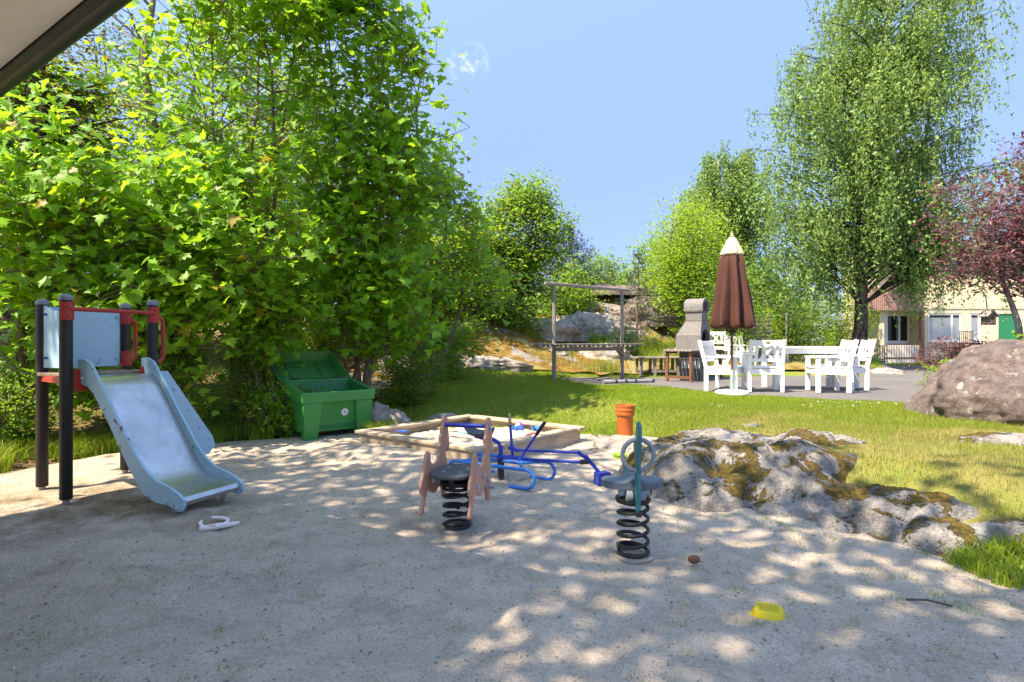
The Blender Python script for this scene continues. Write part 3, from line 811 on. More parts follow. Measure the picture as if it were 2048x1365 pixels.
# long grass along the left and rear edge of the sand
edge = lambda x, y: (poly_sd(SAND, x, y) > -.08) & (poly_sd(SAND, x, y) < .55) & (x < -1.6)
x, y = region_pts(90000, (-6.5, -1.6, 4.2, 9.5), lambda x, y: edge(x, y) & (fbm(x * 2.2, y * 2.2, 4, 3) + .35 * (x < -3.6) > .05))
blades("edge_grass", x, y, height(x, y), .06, .26, .009, M['grass'], "long grass along the edge of the sand behind the slide", .6, True)
x, y = region_pts(26000, (1.9, 4.5, 2.1, 3.5), lambda x, y: (poly_sd(SAND, x, y) > -.12) & rockfree(x, y) & (np.hypot((x - 2.95) / .75, (y - 2.85) / .5) < 1))
blades("corner_grass", x, y, height(x, y), .03, .13, .007, M['grass'], "fresh green tuft of grass at the right edge below the outcrop", .7, True)
# weeds in the sand
cx = rng.uniform(-3.4, 3.2, 420); cy = 1.8 + 4.5 * rng.random(420) ** 1.3
wgt = np.where(cx > .9, 1.0, .35); k = (rng.random(420) < wgt) & (poly_sd(SAND, cx, cy) < -.03); cx, cy = cx[k], cy[k]
ex = np.concatenate([rng.uniform(1.1, 2.9, 260)]); ey = np.concatenate([rng.uniform(2.6, 4.8, 260)])
sdx = poly_sd(SAND, ex, ey); k = (sdx < 0.02) & (sdx > -.65); cx = np.concatenate([cx, ex[k]]); cy = np.concatenate([cy, ey[k]])
m_ = rng.integers(5, 22, len(cx)); x = np.repeat(cx, m_) + rng.normal(0, .022, m_.sum()); y = np.repeat(cy, m_) + rng.normal(0, .022, m_.sum())
blades("sand_weeds", x, y, height(x, y) + sand_relief(x, y), .008, .038, .005, M['grass'], "sparse little grass weeds sprouting from the sand", 1.1)
# grass round the sandbox and stones
x, y = region_pts(60000, (-2.6, 1.6, 6.2, 9.2), lambda x, y: (np.abs(poly_sd(SAND, x, y)) < .16) & (fbm(x * 3, y * 3, 1, 2) > 0)); blades("edge_grass", x, y, height(x, y), .04, .13, .009, M['grass'], "uneven grass fringe around the sandbox", .6, True)

# ------------------------------------------------------------------ foliage
def tmpl_maple():
    half = [(.38, -.08), (.29, .12), (.47, .18), (.64, .40), (.43, .41), (.26, .45), (.34, .68), (.17, .73)]
    pts = [(0, .02)] + half + [(0, 1.0)] + [(-a, b) for a, b in half[::-1]]
    pts = np.array(pts)
    c = np.array([[0, .30]])
    p = np.concatenate([c, pts])
    z = .06 - .20 * (p[:, 0] ** 2 + (p[:, 1] - .3) ** 2) + .12 * np.abs(p[:, 0])
    n = len(pts)
    f = np.array([(0, 1 + i, 1 + (i + 1) % n) for i in range(n)])
    V = np.stack([p[:, 0], p[:, 1] - .1, z], -1); return V, f
def tmpl_ovate(w=.5):
    V = np.array([(0, 0, 0), (w * .5, .38, .08), (0, 1, -.06), (-w * .5, .38, .08), (0, .42, 0)]); 
    return V, np.array([(0, 1, 4), (1, 2, 4), (2, 3, 4), (3, 0, 4)])
def tmpl_diamond(w=.62):
    V = np.array([(0, 0, 0), (w * .5, .42, .05), (0, 1, -.05), (-w * .5, .42, .05)])
    return V, np.array([(0, 1, 2), (0, 2, 3)])
def tmpl_needles():
    V = []; f = []
    for k in range(7):
        a = 2 * np.pi * k / 7; d = np.array([math.cos(a) * .6, math.sin(a) * .6, .75]); s = np.array([-math.sin(a), math.cos(a), 0]) * .035
        b = len(V); V += [s, -s, d]; f.append((b, b + 1, b + 2))
    return np.array(V), np.array(f)
T_MAPLE, T_OVATE, T_DIA, T_NEEDLE = tmpl_maple(), tmpl_ovate(), tmpl_diamond(), tmpl_needles()

def variants(tmpl):
    tv, tf = tmpl; out = []
    for sx, sy, fold, tip, asym in ((1, 1, .0, .0, .0), (.85, 1.05, .45, -.15, .06), (1.1, .92, .2, -.5, -.08), (.75, .9, .8, -.25, .0), (1.0, 1.0, -.2, .25, .1)):
        V = tv.copy(); V[:, 2] += fold * np.abs(tv[:, 0]) * .6 + tip * np.maximum(tv[:, 1] - .25, 0) ** 2
        V[:, 0] = tv[:, 0] * sx + asym * tv[:, 1]; V[:, 1] *= sy; out.append((V, tf))
    return out
def leaves(name, P, size, tmpl, mat, parent, up=.8, droop=.35, outward=None, kind="stuff", label=None):
    P = np.asarray(P, float); size = np.broadcast_to(np.asarray(size, float), (len(P),)) * rng.choice([.55, .8, 1.0, 1.12], len(P))
    vs_, fs_ = [], []; k0 = 0; vid = rng.integers(0, 5, len(P))
    for i, tm in enumerate(variants(tmpl)):
        V, Fc = leaf_arrays(P[vid == i], size[vid == i], tm, up, droop, outward)
        vs_.append(V); fs_.append(Fc + k0); k0 += len(V)
    o = np_mesh(name, np.concatenate(vs_), np.concatenate(fs_), mat, parent, False)
    return tag(o, label, kind=kind)
def leaf_arrays(P, size, tmpl, up, droop, outward):
    tv, tf = tmpl; n = len(P)
    nr = rng.normal(0, 1, (n, 3)); nr[:, 2] = np.abs(nr[:, 2]) + up * 1.6
    if outward is not None: nr = nr + outward
    nr /= np.linalg.norm(nr, axis=1)[:, None]
    t = rng.normal(0, 1, (n, 3)); t[:, 2] -= droop * 2
    t -= nr * (t * nr).sum(1)[:, None]; t /= np.maximum(np.linalg.norm(t, axis=1), 1e-6)[:, None]
    b = np.cross(t, nr)
    V = (b[:, None] * tv[None, :, 0:1] + t[:, None] * tv[None, :, 1:2] + nr[:, None] * tv[None, :, 2:3]) * size[:, None, None] + P[:, None]
    Fc = (tf[None] + (np.arange(n) * len(tv))[:, None, None]).reshape(-1, 3)
    return V.reshape(-1, 3), Fc

def wob(p0, p1, n, amp, up=0.0):
    """a crooked limb from p0 to p1"""
    p0, p1 = np.array(p0, float), np.array(p1, float)
    t = np.linspace(0, 1, n)[:, None]
    P = p0 + (p1 - p0) * t
    L = np.linalg.norm(p1 - p0)
    j = rng.normal(0, amp * L, (n, 3)); j[0] = 0; j[-1] *= .3
    j = np.cumsum(j, 0) * .5
    P = P + j * np.sin(t * np.pi)
    P[:, 2] += up * L * np.sin(t[:, 0] * np.pi)
    return P

def tree(name, label, cat, base, stems, ells, n_br, n_twig, per_twig, leaf, size, mat, bark, r0=.06, spread=.16, twig_len=.5, group=None,
         start=.25, up=.8, droop=.35, gap=0.0, face=(.1, -.45, .2), twig_mesh=True, min_z=None, limb_r=.2):
    """stems: list of stem tops relative to base; ells: crown ellipsoids (cx,cy,cz,rx,ry,rz) in world space; leaves in clumps round twigs"""
    reseed(label)
    T = empty(name, base, 0, label, cat, group)
    b = np.array(base, float)
    wd, br = MB(), MB(); pts = []
    stem_pts = []
    for s in stems:
        P = wob((0, 0, -.1), np.array(s), 9, .035)
        R = np.linspace(r0, r0 * .22, 9); R[0] *= 1.35
        wd.tube(P, list(R), 8); stem_pts.append((P, R))
    vol = np.array([e[3] * e[4] * e[5] for e in ells]) ** .7; vol /= vol.sum()
    for _ in range(n_br):
        e = ells[rng.choice(len(ells), p=vol)]
        d = rng.normal(0, 1, 3); d /= np.linalg.norm(d); rad = rng.uniform(.45, 1.0) ** .5
        tgt = np.array(e[:3]) + d * np.array(e[3:]) * rad - b
        if gap and float(fbm((tgt[0] + b[0]) * 1.2, (tgt[1] + b[1]) * 1.2, (tgt[2] + b[2]) * 1.2, 3)) < gap: continue
        if min_z is not None and tgt[2] + b[2] < min_z: continue
        P, R = stem_pts[rng.integers(len(stem_pts))]
        # leave the stem below the target
        cand = np.linspace(start, .97, 12); sp_ = np.array([[np.interp(c, np.linspace(0, 1, 9), P[:, k]) for k in range(3)] for c in cand])
        want = tgt[2] - .45 * np.linalg.norm(tgt[:2] - P[4, :2])
        i = int(np.argmin(np.abs(sp_[:, 2] - want) + .15 * np.linalg.norm(sp_ - tgt, axis=1)))
        rr = np.interp(cand[i], np.linspace(0, 1, 9), R) * limb_r + .004
        Q = wob(sp_[i], tgt, 6, .05, .08)
        br.tube(Q, list(np.linspace(rr, .004, 6)), 4, False)
        for k in range(n_twig):
            t = rng.uniform(.35, 1.0) if k else 1.0
            o = np.array([np.interp(t, np.linspace(0, 1, 6), Q[:, c]) for c in range(3)])
            dd = rng.normal(0, 1, 3); dd[2] = dd[2] * .5 + .1; dd /= np.linalg.norm(dd)
            e2 = o + dd * twig_len * rng.uniform(.4, 1)
            if twig_mesh: br.tube([o, e2], [.005, .002], 3, False)
            m = max(1, int(per_twig * rng.uniform(.5, 1.4)))
            tt = rng.uniform(.15, 1.08, m)[:, None]
            pts.append(o + (e2 - o) * tt + rng.normal(0, spread, (m, 3)))
    wd.build("trunk", bark, T, True)
    br.build("branches", bark, T, True)
    pts = np.concatenate(pts)
    lv = leaves("crown", pts, rng.uniform(*size, len(pts)), leaf, mat, T, up, droop, np.array(face))
    return T, pts

def birch(name, label, base, top, ells, n_br, n_str, slen, per, size, mat, r0, group=None, step_drop=.9):
    reseed(label)
    T = empty(name, base, 0, label, "tree", group)
    b = np.array(base, float)
    wd, br = MB(), MB(); pts = []
    P = wob((0, 0, -.2), top, 12, .012); R = np.linspace(r0, r0 * .12, 12); R[0] *= 1.4; R[1] *= 1.08
    wd.tube(P, list(R), 12)
    wd.build("trunk", M['birch'], T, True)
    vol = np.array([e[3] * e[4] * e[5] for e in ells]) ** .7; vol /= vol.sum()
    for _ in range(n_br):
        e = ells[rng.choice(len(ells), p=vol)]
        d = rng.normal(0, 1, 3); d /= np.linalg.norm(d)
        tgt = np.array(e[:3]) + d * np.array(e[3:]) * rng.uniform(.3, 1.0) ** .5 - b
        hgt = np.clip(tgt[2] - .55 * np.hypot(*(tgt[:2])) , 1.9, P[-2, 2])
        o = np.array([np.interp(hgt, P[:, 2], P[:, k]) for k in range(3)])
        rr = np.interp(hgt, P[:, 2], R) * .17 + .008
        Q = wob(o, tgt, 7, .028, .10)
        br.tube(Q, list(np.linspace(rr, .008, 7)), 5, False)
        for k in range(n_str):
            t = rng.uniform(.4, 1.0) if k else 1.0
            s = np.array([np.interp(t, np.linspace(0, 1, 7), Q[:, c]) for c in range(3)]) + rng.normal(0, .12, 3)
            L = slen * rng.uniform(.35, 1.15); dr = rng.normal(0, .22, 2)
            m = max(3, int(per * L / slen))
            tt = np.linspace(0, 1, m)
            line = np.stack([s[0] + dr[0] * L * tt ** .7, s[1] + dr[1] * L * tt ** .7, s[2] + .12 * np.sin(tt * 3) - L * tt ** 1.2 * step_drop], -1)
            br.tube([line[0], line[m // 2], line[-1]], [.006, .004, .002], 2, False)
            pts.append(line + rng.normal(0, .06, (m, 3)))
    br.build("branches", M['bark_dark'], T, True)
    pts = np.concatenate(pts); pts = pts[fbm((pts[:, 0]) * .9, pts[:, 1] * .9, pts[:, 2] * .5, 3) > -.85]; pts = pts[pts[:, 2] + b[2] > 1.55 + .8 * rng.random(len(pts))]
    leaves("crown", pts, rng.uniform(*size, len(pts)), T_DIA, mat, T, .05, .9)
    return T

def hx(x, y): return (x, y, hz(x, y))

# --- the maple thicket on the left
G = "young maples of the thicket behind the slide"
def maple(label, x, y, stems, ells, nb, mat='maple', size=(.095, .175), per=9, r0=.045, tw=3, **kw):
    kw.setdefault('spread', .13); kw.setdefault('gap', -.36); nb = int(nb * 1.2)
    return tree("maple_tree", label, "tree", hx(x, y), stems, ells, nb, tw, per, T_MAPLE, size, M[mat], M['bark'], r0, group=G, up=.35, droop=.7, twig_len=.45, face=(.15, -1.0, .35), **kw)
maple("tall maple rising behind the red handles of the slide", -3.9, 8.0, [(.3, -.3, 6.2), (-.5, .2, 6.0), (.9, .1, 5.6)],
      [(-3.6, 7.4, 4.6, 1.5, 1.2, 1.6), (-3.3, 7.6, 6.6, 1.5, 1.3, 1.3), (-3.6, 7.1, 2.6, 1.3, .8, 1.1)], 180, 'maple2')
maple("tall maple with the outermost branches reaching into the blue sky", -2.4, 9.0, [(.5, -.6, 6.4), (1.0, -.2, 5.4), (-.4, -.4, 6.2)],
      [(-2.35, 8.4, 5.3, 1.15, 1.1, 1.4), (-1.05, 8.1, 4.45, .65, .5, .28), (-2.1, 8.4, 3.2, 1.25, 1.0, 1.3), (-1.25, 8.2, 5.55, .6, .5, .28), (-2.9, 8.3, 7.2, 1.0, 1.1, 1.0)], 240, 'maple2')
maple("maple leaning over the left posts of the slide", -5.6, 6.6, [(.4, -.3, 3.8), (-.4, .1, 4.2), (.9, -.2, 3.3)],
      [(-5.3, 6.3, 2.6, 1.2, .7, 1.3), (-4.6, 6.5, 2.1, .9, .6, .9), (-5.5, 6.3, 3.0, 1.0, .7, .5)], 105, 'maple2')
maple("bushy maple directly behind the blue panel of the slide", -4.4, 6.95, [(.2, -.2, 3.4), (-.3, .3, 3.8), (.7, .2, 3.0)],
      [(-4.3, 6.8, 2.5, 1.0, .6, 1.2), (-3.7, 7.0, 2.0, .8, .55, .8), (-4.4, 7.0, 1.2, 1.0, .5, .6)], 95, 'maple2')
maple("maple hanging over the lid of the grit bin", -2.6, 8.9, [(.2, -.3, 4.0), (.7, .2, 3.6)],
      [(-2.5, 8.5, 2.4, 1.1, .8, 1.1), (-1.8, 8.9, 1.7, .8, .7, .6), (-2.0, 8.6, 3.4, 1.0, .8, .9)], 150)
maple("maple at the right end of the thicket above the mossy slope", -1.6, 10.8, [(.5, -.3, 4.4), (-.4, -.2, 4.8), (1.0, .1, 3.4)],
      [(-1.5, 10.4, 3.2, 1.2, .8, 1.3), (-.7, 10.8, 2.3, .8, .7, .6), (-1.7, 10.3, 4.4, .9, .8, .7)], 150, 'maple2', (.08, .15))
maple("maple deep in the thicket left of the slide's rear post", -6.9, 8.2, [(.4, -.3, 4.6), (-.4, 0, 4.2)],
      [(-6.9, 7.8, 2.8, 1.3, .9, 1.6), (-6.3, 7.9, 4.2, 1.0, .8, .7)], 130)
maple("maple in the middle of the thicket behind the bin and slide", -4.4, 9.8, [(.2, -.3, 6.4), (-.8, 0, 6.8), (.9, .2, 6.0)],
      [(-4.4, 9.4, 5.0, 1.8, 1.2, 2.2), (-4.2, 9.3, 7.4, 1.8, 1.2, 1.4), (-5.0, 9.5, 3.0, 1.6, 1.0, 1.4)], 150, 'maple2')
maple("low maple sapling spreading between slide and grit bin", -3.5, 8.2, [(.2, -.3, 2.0), (-.3, -.2, 2.2)],
      [(-3.35, 7.75, 1.7, .75, .4, .55), (-3.9, 7.6, 1.5, .6, .4, .5)], 85, 'maple2', (.09, .15))
maple("low maple sapling behind the climbing side of the slide", -4.6, 7.4, [(.1, -.2, 2.2), (.5, -.3, 1.8)],
      [(-4.6, 7.1, 1.9, .8, .4, .6), (-5.2, 6.7, 1.1, .6, .35, .5)], 80, 'maple2', (.09, .15))
# --- wood behind the thicket
W = "trees of the wood behind the maple thicket"
def wood_tree(label, x, y, h, r, nb=110, mat='midtree', cz=.62, **kw):
    z = hz(x, y)
    return tree("wood_tree", label, "tree", (x, y, z), [(rng.normal(0, .3), rng.normal(0, .3), h * .95), (rng.normal(0, .5), rng.normal(0, .4), h * .85)],
                [(x, y, z + h * cz, r, r * .8, h * .36), (x + .3, y - .2, z + h * .35, r * .9, r * .7, h * .25)], nb, 4, 13, T_DIA, (.10, .17), M[mat], M['bark_grey'], .09, .22, .8, W, twig_mesh=False, **kw)
wood_tree("yellow-green tree in the wood at the far left", -9.5, 11.0, 6.0, 2.2, 120, 'lime')
wood_tree("tree in the wood seen above the slide's blue panel", -7.2, 11.6, 6.4, 2.0, 130, 'lime')
wood_tree("tree in the wood left of the thicket's middle maple", -5.6, 12.8, 8.4, 2.1, 140, 'midtree')
wood_tree("tree in the wood right of the thicket's middle maple", -4.9, 14.2, 7.6, 1.9, 140, 'lime')
wood_tree("slim tree in the wood behind the right maple", -3.0, 13.4, 3.4, 1.3, 100, 'lime')
wood_tree("low bright bush on the slope behind the thicket", -6.0, 15.2, 3.0, 2.0, 110, 'lime', .5)
wood_tree("dark tree at the back of the wood on the left", -11.5, 16.0, 8.0, 3.0, 130, 'dark')
wood_tree("dark tree at the back of the wood in the middle", -7.6, 17.0, 9.0, 3.0, 140, 'dark')
wood_tree("dark tree at the back of the wood on the right", -4.2, 17.8, 7.2, 2.4, 120, 'midtree')
# old dark tree with brownish leaves, and the bare tree beside it
tree("old_tree", "old tree with thick dark trunk and brownish leaves at the left edge", "tree", hx(-6.6, 7.55), [(.15, .2, 6.4)],
     [(-6.55, 7.9, 5.1, .95, .7, 1.1), (-6.0, 8.1, 4.5, .7, .6, .7), (-7.3, 8.0, 4.6, .9, .7, 1.0)], 90, 4, 15, T_DIA, (.05, .10), M['ivy'], M['bark_dark'], .24, .14, .4)
bt = empty("bare_tree", hx(-6.1, 9.2), 0, "leafless tree with crooked grey branches against the sky", "tree")
tb, bb = MB(), MB(); P = wob((0, 0, -.1), (.4, .1, 7.5), 10, .04); tb.tube(P, list(np.linspace(.11, .03, 10)), 8)
for _ in range(26):
    t = rng.uniform(.5, 1); o = np.array([np.interp(t, np.linspace(0, 1, 10), P[:, k]) for k in range(3)])
    a = rng.uniform(0, 6.28); L = rng.uniform(.6, 1.7); e = o + np.array([math.cos(a) * L, math.sin(a) * L * .6, rng.uniform(.1, .9) * L])
    Q = wob(o, e, 7, .09, .05); bb.tube(Q, list(np.linspace(.025, .005, 7)), 5, False)
    for _k in range(4):
        o2 = Q[rng.integers(2, 7)]; e2 = o2 + rng.normal(0, .3, 3); bb.tube(wob(o2, e2, 4, .1), [.008, .006, .004, .002], 3, False)
tb.build("trunk", M['bark_grey'], bt, True); bb.build("branches", M['bark_grey'], bt, True)

# --- undergrowth: small-leaved shrubs
SG = "small-leaved shrubs along the edge of the sand"
def shrub(label, x, y, ells, nb, mat='shrub', size=(.028, .055), per=26, grp=SG, leaf=None, **kw):
    return tree("shrub", label, "shrub", hx(x, y), [(.05, .1, .7), (-.2, 0, .6), (.25, -.05, .6)], ells, nb, 5, per, leaf or T_DIA, size, M[mat], M['bark'], .014, .07, .26, grp,
                start=.08, up=.5, gap=-.5, **kw)
shrub("dense small-leaved shrub between slide and grit bin", -3.55, 7.5, [(-3.75, 7.55, .70, .42, .35, .60), (-3.95, 8.0, 1.1, .4, .3, .6)], 110)
shrub("small-leaved shrub right behind the chute of the slide", -4.3, 7.0, [(-4.3, 6.95, .75, .55, .4, .65), (-3.9, 7.3, 1.3, .45, .35, .5)], 110)
shrub("low shrub under the maple at the left edge", -5.7, 6.3, [(-5.7, 6.2, .55, .8, .45, .5)], 90)
shrub("shrub behind the open lid of the grit bin", -3.6, 9.3, [(-3.6, 9.3, .9, .7, .35, .8), (-2.8, 9.6, 1.2, .6, .35, .7)], 120, 'shrub')
shrub("dark shrub right of the grit bin above the stones", -1.75, 9.5, [(-1.75, 9.45, .6, .45, .3, .5), (-1.6, 10.1, .9, .5, .4, .6)], 110, 'shrub')
shrub("broad-leaved low bush left of the grit bin", -3.0, 7.62, [(-3.1, 7.55, .38, .35, .25, .35)], 60, 'maple2', (.07, .12), 6, leaf=T_OVATE)
shrub("shrub under the maples at the foot of the mossy slope", -1.6, 11.6, [(-1.6, 11.5, .9, .7, .4, .7), (-.9, 12.0, 1.1, .5, .4, .6)], 120, 'shrub', (.04, .08))
# dead leaves under the bushes
x, y = region_pts(16000, (-9, -1.4, 4.8, 14), lambda x, y: (poly_sd(SAND, x, y) > .1) & (x < -1.3))
leaves("leaf_litter", np.stack([x, y, height(x, y) + .01 + .02 * rng.random(len(x))], -1), rng.uniform(.05, .1, len(x)), T_OVATE, M['litter'], None, 1.5, 0)
tag(bpy.data.objects["leaf_litter"], "brown dead leaves on the ground under the thicket", "leaf litter", kind="stuff")

reseed("daisies")
x, y = region_pts(900, (.5, 6, 7.2, 10.5), lambda x, y: on_lawn(x, y) & (fbm(x * 1.1, y * 1.1, 9, 2) > .1))
leaves("daisies", np.stack([x, y, height(x, y) + .045], -1), .022, T_DIA, M['white'], None, 2.5, 0)
tag(bpy.data.objects["daisies"], "tiny white flowers dotted over the lawn", "flowers", kind="stuff")
# --- trees of the middle distance
z = hz(.4, 16.4)
tree("hardwood_tree", "rounded broadleaf tree left of the carpet rack on the hillside", "tree", (.1, 16.6, z), [(.1, 0, 4.2), (.6, .1, 3.8), (-.6, 0, 3.6), (-1.2, .2, 3.0)],
     [(.35, 16.4, z + 3.0, 1.35, 1.1, 1.2), (-.9, 16.2, z + 1.8, 1.4, 1.0, 1.2), (.9, 16.5, z + 1.9, .9, .8, .9), (.45, 16.4, z + 4.0, .8, .7, .6), (-.6, 15.8, z + .7, 1.6, .8, .6)], 340, 4, 22, T_DIA, (.09, .15), M['midtree'], M['bark_grey'], .07, .15, .5, None, gap=-.5)
tree("hardwood_tree", "yellow-green broadleaf tree between the maples and the rounded tree", "tree", hx(-1.7, 15.2), [(.1, 0, 3.4), (.6, .1, 3.0)],
     [(-1.5, 15.0, 3.6, 1.2, .9, 1.2), (-1.3, 14.8, 2.3, 1.2, .8, .8)], 170, 4, 20, T_DIA, (.09, .15), M['lime'], M['bark_grey'], .05, .16, .5, None)
def pine(label, x, y, h, r, n=26, size=(.10, .17), start=.15, grp=None, per=26):
    T = empty("pine_tree", hx(x, y), 0, label, "tree", grp); wd, br = MB(), MB(); pts = []
    P = wob((0, 0, -.1), (.05, 0, h), 8, .008); wd.tube(P, list(np.linspace(.05 * h / 3, .008, 8)), 7)
    for k in range(n):
        t = start + (1 - start) * k / n; o = np.array([np.interp(t, np.linspace(0, 1, 8), P[:, c]) for c in range(3)])
        for j in range(5):
            a = rng.uniform(0, 6.28); L = r * (1 - t) ** .7 * rng.uniform(.55, 1.1) + .08
            e = o + np.array([math.cos(a) * L, math.sin(a) * L, L * rng.uniform(.05, .45)])
            br.tube([o, (o + e) / 2 + (0, 0, -.03), e], [.010, .007, .003], 4, False)
            m = int(per * max(L / r, .25)); tt = rng.uniform(.3, 1.05, m)[:, None]; pts.append(o + (e - o) * tt + rng.normal(0, .045, (m, 3)))
    pts.append(np.stack([np.zeros(16) + .05, np.zeros(16), np.linspace(h * .9, h * 1.02, 16)], -1))
    wd.build("trunk", M['bark'], T, True); br.build("branches", M['bark'], T, True)
    pts = np.concatenate(pts); leaves("crown", pts, rng.uniform(*size, len(pts)), T_NEEDLE, M['pine'], T, .6, -.3)
pine("slender young pine on the rocks right of the carpet rack", 3.65, 16.6, 3.1, .95, 18, per=16)
pine("dark pine behind the rounded broadleaf tree", 2.1, 21.0, 2.9, 1.7, 22, (.16, .26))
pine("small pine far behind the carpet rack", 4.4, 26.0, 3.2, 1.2, 18, (.14, .22))
pine("bushy little pine beside the slender young pine", 3.1, 16.2, .9, .7, 12)
H2 = "broadleaf trees on the skyline behind the hillside"
def hard(label, x, y, h, r, nb, mat='midtree', size=(.10, .17), grp=H2, per=15, **kw):
    z = hz(x, y)
    return tree("broadleaf_tree", label, "tree", (x, y, z), [(.2, 0, h * .95), (-.4, .1, h * .85), (.6, 0, h * .75)],
                [(x, y, z + h * .62, r, r * .8, h * .38), (x - .3, y - .3, z + h * .35, r * 1.05, r * .8, h * .30)], nb, 4, per, T_DIA, size, M[mat], M['bark_grey'], .06, .2, .6, grp, twig_mesh=False, **kw)
hard("low bright bush on the hilltop behind the carpet rack's beam", 1.9, 19.6, 1.7, 1.1, 80)
hard("green bush on the hilltop right of the dark pine", 3.6, 24.2, 2.2, 1.6, 90)
hard("light green tree on the skyline behind the slender pine", 5.6, 25.5, 3.4, 1.9, 110, 'lime')
hard("lime green tree left of the parasol behind the grill", 6.0, 19.6, 5.3, 1.5, 210, 'lime', (.08, .14), None, 16)
hard("pale green young tree behind the lime green tree", 7.4, 23.5, 6.2, 1.9, 150, 'lime', (.10, .17), None)
hard("small green tree right behind the grill chimney", 7.3, 18.6, 3.2, 1.3, 120, 'midtree', (.07, .12), None)
hard("dark green shrubbery behind the slatted screen", 9.8, 22.6, 3.0, 1.7, 130, 'dark', (.08, .14), None)
hard("green shrubbery behind the white table left of the birch trunk", 11.0, 22.6, 2.6, 1.5, 120, 'midtree', (.08, .13), None)
hard("yellow-green shrub between birch trunk and house corner", 14.0, 24.6, 3.0, 1.5, 130, 'lime', (.08, .13), None)
hard("rounded golden bush above the slatted screen", 9.2, 20.9, 1.7, .7, 60, 'lime', (.06, .1), None)
for i, (x, y, h, r, mt, lab) in enumerate([(-1, 31, 7, 3.4, 'dark', "far dark tree behind the rounded broadleaf tree"), (5, 36, 5.0, 3.5, 'midtree', "far tree in the dip of the skyline"), (9.5, 33, 7.5, 3.2, 'midtree', "far tree behind the smaller birch"),
                                           (15, 36, 7.0, 3.5, 'dark', "far tree behind the big birch"), (20, 42, 8, 4, 'midtree', "far tree behind the house"), (11.5, 28.5, 5.0, 2.4, 'midtree', "far tree seen under the big birch's crown")]):
    hard(lab, x, y, h, r, 130, mt, (.2, .32), "far trees behind the yard")

# --- birches
birch("birch_tree", "big weeping birch with dark trunk in front of the house", (11.5, 19.0, hz(11.5, 19) - .05), (1.5, .0, 15.0),
      [(12.9, 19, 12.4, 3.5, 2.8, 2.8), (11.9, 18.8, 9.4, 4.2, 3.0, 2.6), (10.6, 18.6, 6.6, 3.1, 2.6, 2.2), (14.0, 18.6, 6.6, 2.8, 2.4, 2.0), (9.4, 18.6, 4.8, 1.6, 1.6, 1.3), (14.7, 18.4, 4.9, 2.1, 1.6, 1.3)],
      340, 13, 1.8, 38, (.085, .145), M['birchleaf'], .21)
birch("birch_tree", "smaller feathery birch behind the parasol", (9.9, 26.5, hz(9.9, 26.5)), (-.3, .0, 9.4),
      [(10.0, 26.5, 8.9, 2.0, 1.6, 2.0), (9.2, 26.4, 5.8, 2.5, 1.8, 1.8), (8.6, 26.4, 7.6, 1.4, 1.2, 1.0), (11.3, 26.4, 7.4, 1.8, 1.4, 1.9)], 190, 12, 1.7, 32, (.10, .17), M['birchleaf'], .14)
# --- purple-leaved tree
tree("plum_tree", "purple-leaved plum tree with forked grey trunk behind the boulder", "tree", (9.75, 10.7, .3), [(-.75, .1, 3.1), (-.25, 0, 3.5), (.5, .1, 3.2), (1.2, 0, 2.7)],
     [(8.6, 10.6, 3.45, .95, .8, .95), (9.5, 10.7, 3.9, .9, .8, .85), (10.3, 10.7, 3.4, .95, .8, 1.0), (9.1, 10.6, 2.75, .9, .6, .55), (9.65, 10.7, 4.7, .3, .3, .5)], 185, 4, 12, T_OVATE, (.08, .14), M['purple'], M['bark_grey'], .075, .13, .4, start=.4, gap=-.8)
shrub("fresh green leafy bush on top of the huge boulder at the right edge", 9.2, 9.6, [(9.25, 9.6, 1.25, .55, .4, .25)], 60, 'lime', (.08, .14), 8, None, T_OVATE)
shrub("purplish low shrub beside the huge boulder in front of the house", 8.9, 11.4, [(8.7, 11.4, .95, .55, .4, .35), (9.3, 11.4, 1.05, .5, .4, .25)], 70, 'purple', (.05, .09), 8, None, T_OVATE)
shrub("bright green low bush at the foot of the boulder by the asphalt", 8.15, 10.6, [(8.1, 10.6, .62, .55, .3, .25)], 60, 'lime', (.05, .09), 12, None, T_OVATE)

# --- the trees beside and behind the viewer that dapple the sand
D = "tall trees beside the house that shade the playground"
def shade_tree(label, x, y, ells, nb, stems, gap):
    tree("shade_tree", label, "tree", (x, y, 0), stems, ells, nb, 4, 15, T_DIA, (.15, .24), M['midtree'], M['bark'], .17, .22, .8, D, gap=gap)
shade_tree("tall tree left of the playground whose crown shades the slide", -6.4, 1.6, [(-5.3, 2.2, 7.4, 2.4, 2.2, 1.6), (-3.3, 1.9, 8.0, 1.8, 2.0, 1.5), (-4.6, .3, 8.4, 2, 1.6, 1.4)], 110, [(1.0, .4, 8.5), (2.2, .2, 8.0)], -.15)
shade_tree("tall tree behind the viewer whose crown dapples the sand", -3.4, -3.6, [(-3.9, -.5, 8.1, 1.5, 1.2, 1.1), (-4.4, -1.0, 8.8, 1.4, 1.2, .9), (-1.9, -.2, 8.2, 2.4, 2.0, 1.6), (-.4, -1.2, 8.6, 2.0, 2.0, 1.4), (-3.0, -1.8, 9.0, 2.2, 2.0, 1.4)], 165, [(1.2, 2.2, 9.0), (2.4, 1.6, 9.0)], -.24)

